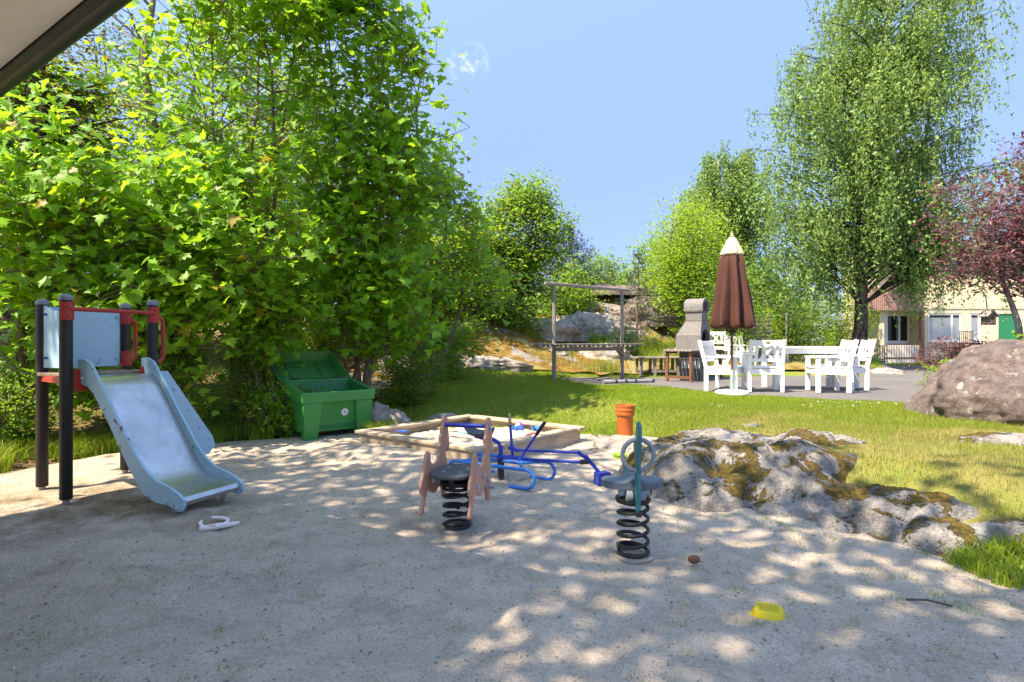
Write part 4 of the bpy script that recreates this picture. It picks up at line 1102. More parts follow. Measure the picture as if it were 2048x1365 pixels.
# ------------------------------------------------------------------ own house: the eave overhead at the left
def eave():
    d = Vector((.83, -.56, 0)).normalized(); n = Vector((.56, .83, 0)).normalized()      # along the eave, away from the house
    C = Vector((-1.18, 1.96, 0))                                                           # corner of the eave
    T = empty("near_house", (C.x, C.y, 0), 0, "corner of the near house with pale soffit and dark gutter overhead", "house")
    L = lambda a, b, z: d * a + n * b + Vector((0, 0, z))
    R = Matrix((d, n, Vector((0, 0, 1)))).transposed()
    MB().box(L(-1.9, -.36, 2.615), (3.8, .62, .03), R).build("soffit", M['soffit'], T)
    MB().box(L(-1.9, -.03, 2.66), (3.8, .03, .17), R).build("fascia", M['gutter'], T)
    g = MB()
    for k in range(2):
        pts = []
    prof = [(math.cos(a) * .065, math.sin(a) * .065) for a in np.linspace(math.pi, 2 * math.pi, 12)]
    prof2 = [(x * .92, y * .92) for x, y in prof[::-1]]
    ring = prof + prof2
    vs = []; fs = []
    for e in (-3.85, .05):
        vs += [L(e, .055 + x, 2.70 + y) for x, y in ring]
    m = len(ring)
    for i in range(m):
        j = (i + 1) % m; fs.append((i, j, m + j, m + i))
    fs.append(tuple(range(m))); fs.append(tuple(range(2 * m - 1, m - 1, -1)))
    g.add(vs, fs); g.build("gutter", M['gutter'], T, True)
    r = MB(); r.add([L(-3.8, .02, 2.76), L(0, .02, 2.76), L(0, -4, 3.6), L(-3.8, -4, 3.6), L(-3.8, .02, 2.72), L(0, .02, 2.72), L(0, -4, 2.72), L(-3.8, -4, 2.72)],
                    [(0, 1, 2, 3), (4, 7, 6, 5), (0, 4, 5, 1), (1, 5, 6, 2), (2, 6, 7, 3), (3, 7, 4, 0)]); r.build("roof", M['roofgrey'], T)
    MB().box(L(-1.95, -2.4, 1.3), (3.3, 3.2, 2.6), R).build("wall", M['cream'], T)
eave()

# ------------------------------------------------------------------ play tower with slide
def slide():
    P1, P2, P4 = Vector((-3.915, 4.74, 0)), Vector((-3.41, 4.35, 0)), Vector((-3.145, 4.98, 0)); P3 = P1 + P4 - P2
    C = (P1 + P4) / 2
    T = empty("slide_tower", C, 0, "small play tower with pale blue panels, red bars and steel slide", "slide")
    P = [p - C for p in (P1, P2, P3, P4)]
    e = (P[3] - P[1]).normalized(); o = Vector((e.y, -e.x, 0)); Z = Vector((0, 0, 1))      # along the slide edge; down the slide
    W = (P[3] - P[1]).length
    tops = (1.59, 1.60, 1.60, 1.60)
    for p, zt in zip(P, tops):
        m = MB(); m.lathe([(.040, .05), (.043, .055), (.043, zt - .03), (.042, zt - .025)], 16, p); po = m.build("post", M['post'], T, True)
        MB().lathe([(.024, -.06), (.024, .06)], 10, p).build("ground_stub", M['galv'], po, True)
        MB().lathe([(.047, zt - .028), (.047, zt - .012), (.042, zt + .004), (.026, zt + .016), (.006, zt + .021)], 16, p).build("post_cap", M['cap'], po, True)
    # platform
    MB().box((0, 0, .985), (W - .07, W - .09, .03), Matrix((e, o, Z)).transposed(), .006).build("platform", M['deck'], T)
    for a, b in ((0, 1), (2, 3), (0, 2)):
        MB().bar(P[a] + Z * .95, P[b] + Z * .95, .03, .045).build("joist", M['red'], T)
    # flat rear panel
    def outline(x0, x1, y0, y1, r=.02): return [(x0 + r, y0), (x1 - r, y0), (x1, y0 + r), (x1, y1 - r), (x1 - r, y1), (x0 + r, y1), (x0, y1 - r), (x0, y0 + r)]
    x_ = (P[2] - P[0]).normalized(); nn = x_.cross(Z)
    m4 = Matrix.Translation(P[0] + nn * -.01) @ Matrix((x_, Z, x_.cross(Z))).transposed().to_4x4()
    pn = MB(); pn.prism(outline(.05, W - .05, 1.03, 1.55), m4, .014); pn = pn.build("rear_panel", M['lblue'], T)
    for x in (.085, W - .085):
        for z in (1.10, 1.48):
            q = m4 @ Vector((x, z, .012)); MB().ball(q, .011, 8, 5).build("bolt", M['bolt'], pn, True)
    # bowed side panel
    x_ = (P[1] - P[0]).normalized(); nn = x_.cross(Z); w = (P[1] - P[0]).length
    vs, fs = [], []; K = 15
    for s in (0, 1):
        for i in range(K):
            t = i / (K - 1); top = 1.555 - .05 * math.sin(math.pi * t) - .012 * math.sin(math.pi * t * 2)
            q = P[0] + x_ * (.045 + (w - .09) * t) - nn * (.05 * math.sin(math.pi * t) + s * .012)
            vs += [q + Z * 1.04, q + Z * top]
    for i in range(K - 1):
        a = 2 * i; b = 2 * K + 2 * i
        fs += [(a, a + 2, a + 3, a + 1), (b, b + 1, b + 3, b + 2), (a + 1, a + 3, b + 3, b + 1), (a, b, b + 2, a + 2)]
    fs += [(0, 1, 2 * K + 1, 2 * K), (2 * K - 2, 4 * K - 2, 4 * K - 1, 2 * K - 1)]
    sp_ = MB(); sp_.add(vs, fs); sp_ = sp_.build("side_panel", M['lblue'], T, True)
    for t, z in ((.08, 1.12), (.92, 1.12), (.08, 1.48), (.92, 1.48)):
        q = P[0] + x_ * (.045 + (w - .09) * t) + nn * .012 - nn * .05 * math.sin(math.pi * t); MB().ball(q + Z * z, .012, 8, 5).build("bolt", M['blue'], sp_, True)
    # red bar across the chute and its clamps
    MB().tube([P[1] + Z * 1.505 + o * .04, P[3] + Z * 1.505 + o * .04], .017, 12).build("cross_bar", M['red'], T, True)
    def clamp(p, z0, z1):
        m = MB(); K = 11; a0 = math.atan2(o.y, o.x); vs = []; fs = []
        for r_ in (.0435, .0505):
            for z in (z0, z1): vs += [(p.x + r_ * math.cos(a0 + q), p.y + r_ * math.sin(a0 + q), z) for q in np.linspace(-1.25, 1.25, K)]
        for i in range(K - 1): fs += [(i, K + i, K + i + 1, i + 1), (2 * K + i, 2 * K + i + 1, 3 * K + i + 1, 3 * K + i), (K + i, 3 * K + i, 3 * K + i + 1, K + i + 1), (i, i + 1, 2 * K + i + 1, 2 * K + i)]
        fs += [(0, 2 * K, 3 * K, K), (K - 1, 2 * K - 1, 4 * K - 1, 3 * K - 1)]
        m.add(vs, fs); c = m.build("clamp", M['red'], T, True)
        for z in (z0 + .03, z1 - .03):
            MB().ball(p + o * .053 + Z * z - e * .012, .010, 8, 5).build("bolt", M['red'], c, True)
    clamp(P[1], 1.42, 1.558); clamp(P[3], 1.42, 1.558); clamp(P[2], 1.42, 1.555); clamp(P[2], 1.03, 1.17)
    # grab handles at the climbing side
    for p, s in ((P[2], 1), (P[3], -1)):
        a = p + e * .075 * 1 + o * (.0)
        pts = [p + Z * 1.46, p + e * .07 + Z * 1.465, p + e * .095 + Z * 1.43, p + e * .095 + Z * 1.12, p + e * .07 + Z * 1.085, p + Z * 1.09]
        MB().tube(pts, .017, 10).build("grab_handle", M['red'], T, True)
    # red brackets beside the slide
    for p, s in ((P[1], 1), (P[3], -1)):
        MB().box(p + e * s * .085 + o * .03 + Z * .955, (.10, .012, .17), Matrix((e, o, Z)).transposed(), .003).build("bracket", M['red'], T)
    # chute: side profile (s along the slide, z)
    prof = [(-.02, .985), (.10, .985), (.18, .965), (.26, .90), (.42, .72), (.62, .475), (.76, .31), (.86, .225), (.95, .185), (1.05, .172), (1.22, .168), (1.28, .155), (1.298, .125), (1.28, .098), (1.25, .09)]; KS = .89
    prof = [(a * KS, b) for a, b in prof]
    w0, w1 = .105, W - .105
    O = P[1]
    vs, fs = [], []
    def q(s, t, z): return O + o * s + e * t + Z * z
    th = .006
    for s, z in prof: vs += [q(s, w0, z), q(s, w1, z)]
    for s, z in prof: vs += [q(s - .004, w0, z - th), q(s - .004, w1, z - th)]
    n = len(prof)
    for i in range(n - 1):
        fs += [(2 * i, 2 * i + 1, 2 * i + 3, 2 * i + 2), (2 * n + 2 * i, 2 * n + 2 * i + 2, 2 * n + 2 * i + 3, 2 * n + 2 * i + 1)]
    c = MB(); c.add(vs, fs); c.build("slide_chute", M['steel'], T, True)
    # side boards
    up = [(-.0, .13), (.08, .135), (.17, .12), (.27, .085), (.5, .08), (.74, .095), (.87, .10), (1.0, .075), (1.16, .05), (1.27, .03), (1.32, -.005)]
    lo = [(1.325, -.05), (1.30, -.085), (1.25, -.09), (1.15, -.075), (1.0, -.08), (.84, -.09), (.66, -.095), (.42, -.09), (.24, -.09), (.14, -.07), (0, -.05)]
    pz = lambda s: float(np.interp(s, [a for a, b in prof[:11]], [b for a, b in prof[:11]])) if s < 1.22 * KS else .15
    up = [(a * KS, b) for a, b in up]; lo = [(a * KS, b) for a, b in lo]
    outl = [(s, pz(s) + d) for s, d in up] + [(s, pz(s) + d) for s, d in lo]
    for t, mt in ((w0 - .012, 'lblue_chip'), (w1 + .012, 'lblue_chip')):
        m4 = Matrix.Translation(O + e * t) @ Matrix((o, Z, o.cross(Z))).transposed().to_4x4()
        b = MB(); b.prism(outl, m4, .02); b = b.build("slide_side", M[mt], T)
        for s, z in ((1.13 * KS, .125), (1.25 * KS, .085), (.06, .97)):
            MB().ball(m4 @ Vector((s, z, (.013 if t > .3 else -.013) * (-1 if o.cross(Z).dot(e) < 0 else 1))), .014, 8, 5).build("bolt", M['lblue'], b, True)
    for t in (w0 + .03, w1 - .03):
        MB().tube([O + o * 1.14 * KS + e * t + Z * -.06, O + o * 1.14 * KS + e * t + Z * .15], .021, 10).build("slide_foot", M['galv'], T, True)
    # steps on the climbing side
    for t, s in ((.06, -1), (W - .06, 1)):
        base = P[2] + (P[3] - P[2]).normalized() * t
        ol = [(0, .99), (.14, .99), (.60, .34), (.63, .25), (.56, .17), (.44, .18), (0, .78)]
        m4 = Matrix.Translation(base) @ Matrix((e, Z, e.cross(Z))).transposed().to_4x4()
        b = MB(); b.prism(ol, m4, .018); b = b.build("step_side", M['lblue'], T)
        for a, z in ((.20, .82), (.34, .62), (.46, .44), (.56, .32), (.57, .24), (.48, .25)):
            for q2 in (-.012, .012): MB().ball(m4 @ Vector((a, z, q2)), .011, 8, 5).build("bolt", M['lblue'], b, True)
    for a, z in ((.17, .74), (.32, .52), (.47, .30)):
        MB().bar(P[2] + e * a + Z * z + (P[3] - P[2]).normalized() * .07, P[2] + e * a + Z * z + (P[3] - P[2]).normalized() * (W - .07), .12, .025).build("tread", M['deck'], T)
slide()

# white plastic toy by the slide
t = empty("toy_hoop", gp(435, 1058, .0), .3, "white plastic toy of curved bands with a pink print by the slide", "toy")
MB().tube([(-.10, -.03, .018), (-.05, -.035, .022), (.02, -.02, .024), (.13, .015, .02)], [.016, .02, .02, .013], 8).build("handle", M['whiteplastic'], t, True)
MB().tube([(-.03 + .085 * math.cos(a), .055 + .06 * math.sin(a), .03 + .02 * math.sin(a * .5)) for a in np.linspace(-1.2, 1.9, 9)], .011, 7).build("band", M['whiteplastic'], t, True)
MB().tube([(-.105, .045, .045), (-.11, .015, .04), (-.08, -.02, .025)], .011, 7).build("band", M['whiteplastic'], t, True)
MB().box((-.03, -.037, .035), (.05, .02, .012), None, .004).build("print", M['pink'], t)

# ------------------------------------------------------------------ green grit bin
def grit_bin():
    fl = Vector((-2.60, 7.07, 0)); ang = math.radians(43)
    T = empty("grit_bin", fl, ang, "green plastic grit bin standing open beside the sandbox", "bin")
    # local x along the front (1.0), local y to the back (.7)
    Lx, Ly = 1.0, .70
    def lerp(a, b, t): return a + (b - a) * t
    # body: tapered tub with recessed front between two feet
    def ring(x0, x1, y0, y1, zf, zb): return [(x0, y0, zf), (x1, y0, zf), (x1, y1, zb), (x0, y1, zb)]
    tub = MB()
    o1 = ring(.035, Lx - .035, .055, Ly - .03, .49, .56); o0 = ring(.075, Lx - .075, .13, Ly - .09, .09, .09)
    i1 = ring(.06, Lx - .06, .055, Ly - .055, .50, .57); i0 = ring(.10, Lx - .10, .12, Ly - .12, .13, .13)
    tub.add(o0 + o1, [(3, 2, 1, 0), (0, 1, 5, 4), (1, 2, 6, 5), (2, 3, 7, 6), (3, 0, 4, 7)])
    tub.build("tub", M['bin'], T)
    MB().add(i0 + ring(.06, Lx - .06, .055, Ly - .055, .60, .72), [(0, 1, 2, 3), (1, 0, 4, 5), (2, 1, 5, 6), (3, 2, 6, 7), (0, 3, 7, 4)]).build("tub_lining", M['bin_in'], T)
    # rim band
    r = MB()
    a0 = ring(0, Lx, 0, Ly, .475, .545); a1 = ring(-.008, Lx + .008, -.008, Ly + .008, .615, .74); b1 = ring(.05, Lx - .05, .045, Ly - .045, .615, .74); b0 = ring(.04, Lx - .04, .035, Ly - .035, .48, .55)
    v = a0 + a1 + b1 + b0; f = []
    for k in range(3):
        for i in range(4):
            j = (i + 1) % 4; f.append((k * 4 + i, k * 4 + j, k * 4 + 4 + j, k * 4 + 4 + i))
    for i in range(4):
        j = (i + 1) % 4; f.append((12 + i, 12 + j, j, i))
    r.add(v, f); rim = r.build("rim", M['bin'], T)
    bv = rim.modifiers.new("soft", 'BEVEL'); bv.width = .014; bv.segments = 2
    # four tapered feet, proud of the front and back
    for x0, x1, b0_, b1_ in ((.02, .27, .05, .22), (Lx - .27, Lx - .02, Lx - .22, Lx - .05)):
        for y0, y1, c0, c1 in ((.012, .14, .06, .16), (Ly - .14, Ly - .012, Ly - .16, Ly - .06)):
            m = MB(); m.add([(b0_, c0, 0), (b1_, c0, 0), (b1_, c1, 0), (b0_, c1, 0), (x0, y0, .48), (x1, y0, .48), (x1, y1, .48), (x0, y1, .48)],
                            [(3, 2, 1, 0), (0, 1, 5, 4), (1, 2, 6, 5), (2, 3, 7, 6), (3, 0, 4, 7), (4, 5, 6, 7)])
            ft = m.build("foot", M['bin'], T); bv = ft.modifiers.new("soft", 'BEVEL'); bv.width = .01; bv.segments = 2
    # round white sticker on the front, tilted with the front wall
    nrm = Vector((0, -1, -.1875)).normalized(); R = Vector((0, 0, 1)).rotation_difference(nrm).to_matrix().to_4x4()
    c = Vector((.60, .085, .33))
    def disc(r_, off, mt, nm, pa, n=24):
        m4 = Matrix.Translation(c + nrm * off) @ R
        return MB().prism([(math.cos(a) * r_, math.sin(a) * r_) for a in np.linspace(0, 2 * math.pi, n, endpoint=False)], m4, .003).build(nm, M[mt], pa)
    stk = disc(.05, .008, 'white', "sticker", T)
    m4 = Matrix.Translation(c + nrm * .011) @ R
    MB().prism([(-.014, -.016), (.0, -.008), (.016, -.014), (.010, .004), (.018, .016), (.002, .012), (-.012, .02), (-.008, .002)], m4, .002).build("emblem", M['toypurple'], stk)
    ringm = MB()
    for k in range(28):
        a = 2 * math.pi * k / 28
        if k % 7 == 6: continue
        ringm.add([m4 @ Vector((math.cos(a + s) * q, math.sin(a + s) * q, .0)) for s, q in ((0, .034), (.13, .034), (.13, .040), (0, .040))], [(0, 1, 2, 3)])
    ringm.build("sticker_print", M['cap'], stk)
    # lid: open tray leaning back from its hinge
    lid = empty("lid", (0, Ly + .02, .75)); lid.parent = T; lid.rotation_euler = (math.radians(59), 0, 0)
    bpy.data.objects.remove(lid)
    Rl = Matrix.Rotation(math.radians(30), 4, 'X'); H = Matrix.Translation((0, Ly + .02, .75)) @ Rl
    l = MB(); Dp, hh = .74, .15
    A = [(-.02, 0, 0), (Lx + .02, 0, 0), (Lx + .02, Dp, 0), (-.02, Dp, 0)]; B = [(.05, .06, -hh), (Lx - .05, .06, -hh), (Lx - .05, Dp - .07, -hh), (.05, Dp - .07, -hh)]
    t_ = .016
    A2 = [(x + (t_ if x < .5 else -t_), y + (t_ if y < .3 else -t_), 0) for x, y, z in A]; B2 = [(x, y, z + t_) for x, y, z in B]
    v = [H @ Vector(p) for p in A + B + A2 + B2]; f = [(4, 7, 6, 5)]
    for i in range(4):
        j = (i + 1) % 4; f += [(i, j, 4 + j, 4 + i), (8 + j, 8 + i, 12 + i, 12 + j), (i, 8 + i, 8 + j, j)]
    f.append((12, 13, 14, 15)); l.add(v, f); lo = l.build("lid", M['bin'], T)
    for x in (.27, .73):
        MB().bar(H @ Vector((x, .10, -hh + .022)), H @ Vector((x, Dp - .12, -hh + .022)), .02, .014).build("rib", M['bin'], lo)
    MB().bar(H @ Vector((.56, Dp - .12, -hh + .02)), H @ Vector((.74, Dp - .12, -hh + .02)), .012, .012).build("rib", M['bin'], lo)
    for x in (.22, .80):
        MB().bar((x - .06, Ly - .004, .752), (x + .06, Ly - .004, .752), .03, .022).build("hinge", M['iron'], T)
grit_bin()

# ------------------------------------------------------------------ sandbox
def sandbox():
    a = Vector((.782, -.623, 0)); b = Vector((.623, .782, 0)); C = Vector((-.49, 7.03, 0))
    ang = math.atan2(a.y, a.x)
    T = empty("sandbox", C, ang, "square wooden sandbox framed with wide planks", "sandbox")
    h = 1.0; w = .15
    def plank(x0, x1, y0, y1, z0, z1, nm, mt='plank', jig=.0):
        m = MB(); m.box(((x0 + x1) / 2, (y0 + y1) / 2, (z0 + z1) / 2), (x1 - x0, y1 - y0, z1 - z0), None, .006); o = m.build(nm, M[mt], T)
        o.rotation_euler = (0, 0, jig); return o
    plank(-h - .02, h - w - .003, -h, -h + w, .150, .186, "seat_plank", 'plank', .004)
    plank(-h + w + .003, h + .02, h - w, h, .152, .188, "seat_plank", 'plank', -.003)
    def plank_y(x0, x1, y0, y1, z0, z1, nm):
        m = MB(); m.box((0, 0, 0), (y1 - y0, x1 - x0, z1 - z0), None, .006); o = m.build(nm, M['plank'], T)
        o.location = ((x0 + x1) / 2, (y0 + y1) / 2, (z0 + z1) / 2); o.rotation_euler = (0, 0, math.pi / 2)
    plank_y(h - w, h, -h - .02, h - w - .003, .151, .187, "seat_plank")
    plank_y(-h, -h + w, -h + w + .003, h + .02, .149, .185, "seat_plank")
    q = h - .045
    for s in (-1, 1):
        plank(-q, q, s * q - .02, s * q + .02, -.06, .149, "side_board")
        plank_y(s * q - .02, s * q + .02, -q + .022, q - .022, -.06, .148, "side_board")
    # sand inside, heaped
    n = 60; xs_ = np.linspace(-q + .02, q - .02, n); X, Y, f = grid(xs_, xs_)
    Z = .055 + .05 * fbm(X * 1.9, Y * 1.9, 3.3, 4) + .025 * np.abs(fbm(X * 5, Y * 5, 1.1, 3)) + .05 * np.exp(-((X + .25) ** 2 + (Y + .35) ** 2) / .10) + .07 * np.exp(-((X - .1) ** 2 + (Y - .4) ** 2) / .12)
    tag(np_mesh("sand_fill", np.stack([X, Y, np.minimum(Z, .14)], -1), f, M['sand2'], T, True), kind="stuff")
    return T, C, ang
sb, sbC, sbA = sandbox()

def toy_at(px, py, z=.13): 
    return gp(px, py, z)
# toys lying in the sandbox
t = empty("sand_shovel", toy_at(893, 857, .12), .5, "yellow plastic shovel lying in the sandbox", "toy")
MB().bar((-.12, 0, .01), (.02, 0, .015), .022, .016, bev=.005).build("handle", M['yellow'], t); MB().prism([(.02, -.04), (.11, -.045), (.14, 0), (.11, .045), (.02, .04)], Matrix.Translation((0, 0, .012)), .012).build("blade", M['yellow'], t)
t = empty("sand_rake", toy_at(927, 867, .10), -.2, "turquoise plastic rake lying in the sandbox behind the animal rider", "toy")
MB().bar((-.08, 0, .01), (.05, 0, .012), .02, .014, bev=.004).build("handle", M['toycyan'], t); m = MB()
for k in range(5): m.bar((.06, -.04 + k * .02, .012), (.10, -.045 + k * .0225, .0), .008, .008)
m.bar((.055, -.05, .012), (.055, .05, .012), .016, .012); m.build("rake_head", M['toycyan'], t)
t = empty("toy_wheel_loader", toy_at(1036, 862, .11), .4, "blue and white toy vehicle lying in the sandbox", "toy")
MB().box((0, 0, .04), (.10, .06, .04), Matrix.Rotation(.5, 3, 'X'), .01).build("body", M['toyblue'], t)
for k in range(4): MB().tube([(-.04 + .05 * (k % 2) * 1.6, -.05 + .1 * (k // 2), .03), (-.04 + .05 * (k % 2) * 1.6, -.03 + .06 * (k // 2), .03)], .028, 10).build("wheel", M['toyblue'], t, True)
MB().box((.0, .01, .075), (.05, .05, .03), None, .008).build("cab", M['blind'], t)
t = empty("toy_bucket", toy_at(1050, 853, .12), .2, "purple plastic mould lying on its side in the sandbox", "toy"); MB().tube([(-.07, 0, .035), (-.02, 0, .035), (.06, .01, .035)], [.034, .038, .03], 12).build("mould", M['toypurple'], t, True); MB().tube([(.06, .01, .035), (.075, .012, .035)], .036, 12).build("mould_rim", M['toypurple'], t, True)
t = empty("toy_mould", toy_at(1076, 864, .12), .2, "bright blue star-shaped sand mould in the sandbox", "toy")
MB().prism([(math.cos(a) * (.055 if k % 2 == 0 else .028), math.sin(a) * (.055 if k % 2 == 0 else .028)) for k, a in enumerate(np.linspace(0, 2 * math.pi, 12, endpoint=False))], Matrix.Translation((0, 0, .035)) @ Matrix.Rotation(.5, 4, 'X'), .05).build("mould", M['sky_blue'], t)
MB().tube([(-.06, .0, .02), (-.09, .02, .06), (-.06, .04, .08)], .008, 6).build("handle", M['sky_blue'], t, True)
t = empty("toy_sieve", toy_at(1058, 871, .10), .9, "red plastic sand toy at the front of the blue star mould", "toy"); MB().bar((-.06, 0, .01), (.06, 0, .012), .022, .016, bev=.005).build("handle", M['toyred'], t); MB().lathe([(.03, 0), (.036, .015), (.034, .018)], 14, (.085, 0, .004)).build("dish", M['toyred'], t, True)
t = empty("toy_scoop", toy_at(806, 866, .12), .3, "small blue plastic scoop in the left corner of the sandbox", "toy"); MB().prism([(-.05, -.025), (.03, -.03), (.06, 0), (.03, .03), (-.05, .025)], Matrix.Translation((0, 0, .02)), .02).build("scoop", M['toyblue'], t); MB().bar((-.10, 0, .02), (-.05, 0, .022), .015, .012).build("handle", M['toyblue'], t)
# green bowl and yellow mould on the sand
c = gp(1240, 919); t = MB(); t.lathe([(.045, .0), (.06, .004), (.078, .045), (.082, .05), (.077, .05), (.058, .012), (.02, .01)], 22, (c[0], c[1], .006)); tag(t.build("toy_bowl", M['lime_p'], None, True), "lime green plastic bowl on the sand by the pale rock", "toy")
t = empty("yellow_mould", gp(1537, 1236, .0), -.35, "flat yellow plastic sand mould lying upside down in the foreground", "toy")
lob = lambda a, z: 1 + .10 * abs(math.sin(a * 2.0 + .6)) ** 3
MB().lathe([(.090, .004), (.088, .010), (.070, .014), (.062, .040), (.055, .045), (.01, .046)], 40, (0, 0, 0), lob).build("mould", M['yellow'], t, True)
m = MB()
for k in range(-5, 6): m.bar((k * .008, -.036, .0475), (k * .008, .036, .0475), .003, .004)
m.build("ridges", M['yellow'], t)
for s in (-1, 1): MB().ball((s * .045, .01 * s, .045), .012, 10, 6, (1, 1, .5)).build("knob", M['yellow'], t, True)
c = gp(1384, 1231); t = MB(); t.prism([(-.012, -.008), (.006, -.012), (.014, .002), (0, .012)], Matrix.Translation((c[0], c[1], .018)), .008); tag(t.build("toy_shard", M['yellow']), "tiny broken piece of yellow plastic left of the yellow mould", "toy")

# ------------------------------------------------------------------ spring riders
def coil(T, r, h, turns, rad):
    pts = [(r * math.cos(a), r * math.sin(a), h * max(0, min(1, (t * turns - .8) / (turns - 1.6))) + rad) for t in np.linspace(0, 1, int(turns * 18)) for a in (2 * math.pi * turns * t + 2.6,)]
    return MB().tube(pts, rad, 8).build("spring", M['spring'], T, True)
def foot(T, r):
    MB().lathe([(r * 1.2, -.08), (r * 1.22, -.012), (r * 1.1, -.006), (r * .3, -.005)], 24).build("concrete_foot", M['concrete'], T, True)
    m = MB(); m.bar((r * .1, -r * 1.0, .012), (r * .1, -r * 1.0, .075), .014, .006); m.bar((r * .1 - .02, -r * 1.0 - .008, .03), (r * .1 + .02, -r * 1.0 - .008, .03), .01, .012); m.build("spring_clip", M['galv'], T)
    MB().ball((.02, .0, .12), .016, 8, 5).build("clamp_bolt", M['spring'], T, True)

def animal_rider():
    x, y, _ = gp(914, 1052)
    th = math.atan2(.43, .105)
    T = empty("spring_rider", (x, y, 0), th, "spring rider with two salmon animal-shaped side plates and blue bar", "spring rider")
    foot(T, .105); coil(T, .09, .25, 5.6, .0115)
    side = [(-.285, .145), (-.265, .125), (-.225, .13), (-.205, .20), (-.16, .265), (-.11, .25), (-.06, .225), (-.02, .215), (.03, .235), (.07, .255), (.115, .215), (.13, .15), (.16, .135), (.19, .155), (.20, .22), (.225, .30), (.215, .38), (.185, .44),
            (.18, .50), (.215, .455), (.245, .46), (.26, .50), (.25, .56), (.235, .62), (.225, .68), (.20, .715), (.155, .72), (.135, .69), (.128, .655), (.105, .645), (.102, .60), (.078, .585), (.082, .54), (.06, .52), (.068, .475), (.045, .455),
            (.03, .425), (-.03, .415), (-.085, .43), (-.105, .455), (-.11, .50), (-.14, .525), (-.175, .51), (-.205, .46), (-.22, .40), (-.255, .36), (-.275, .315), (-.265, .275), (-.235, .255), (-.245, .20)]
    for s in (-1, 1):
        m4 = Matrix.Translation((0.02, s * .165, .0)) @ Matrix(((1, 0, 0), (0, 0, -1), (0, 1, 0))).to_4x4()
        pl = MB(); pl.prism(side, m4, .022); po = pl.build("animal_plate", M['ply'], T)
        bv = po.modifiers.new("soft", 'BEVEL'); bv.width = .006; bv.segments = 2; bv.limit_method = 'ANGLE'
        for a, z in ((-.11, .30), (.02, .345), (.125, .29), (.175, .645)):
            MB().ball((a + .02, s * .182, z), .019, 12, 6, (1, .6, 1)).build("bolt_cap", M['bolt'], po, True)
    # seat: rounded board with a few pale wear marks
    ol = []
    for k in range(28):
        a = 2 * math.pi * k / 28; r_ = 1 / ((abs(math.cos(a)) / .20) ** 3 + (abs(math.sin(a)) / .15) ** 3) ** (1 / 3)
        ol.append((math.cos(a) * r_ - .03, math.sin(a) * r_))
    st = MB(); st.prism(ol, Matrix.Translation((0, 0, .375)), .026); so = st.build("seat", M['seat'], T); bv = so.modifiers.new("soft", 'BEVEL'); bv.width = .008; bv.segments = 2
    for a, b in ((-.1, -.06), (.03, -.07), (.03, .07), (-.1, .06)): MB().lathe([(.012, .388), (.011, .391), (.002, .392)], 10, (a, b, 0)).build("seat_screw", M['bolt'], so, True)
    for s in (-1, 1): MB().box((-.04, s * .135, .335), (.12, .03, .06), None, .008).build("seat_block", M['bolt'], T)
    MB().lathe([(.115, .285), (.115, .31), (.06, .325), (.05, .362)], 20).build("spring_plate", M['spring'], T, True)
    MB().bar((-.11, 0, .355), (.11, 0, .355), .16, .012).build("seat_bracket", M['spring'], T)
    MB().box((-.10, .0, .30), (.03, .045, .08), None, .005).build("clamp", M['spring'], T)
    MB().tube([(.195, -.165, .655), (.195, .165, .655)], .0155, 12).build("handle_bar", M['blue'], T, True)
    MB().tube([(.10, -.24, .255), (.10, .24, .255)], .014, 10).build("foot_bar", M['galv'], T, True)
animal_rider()

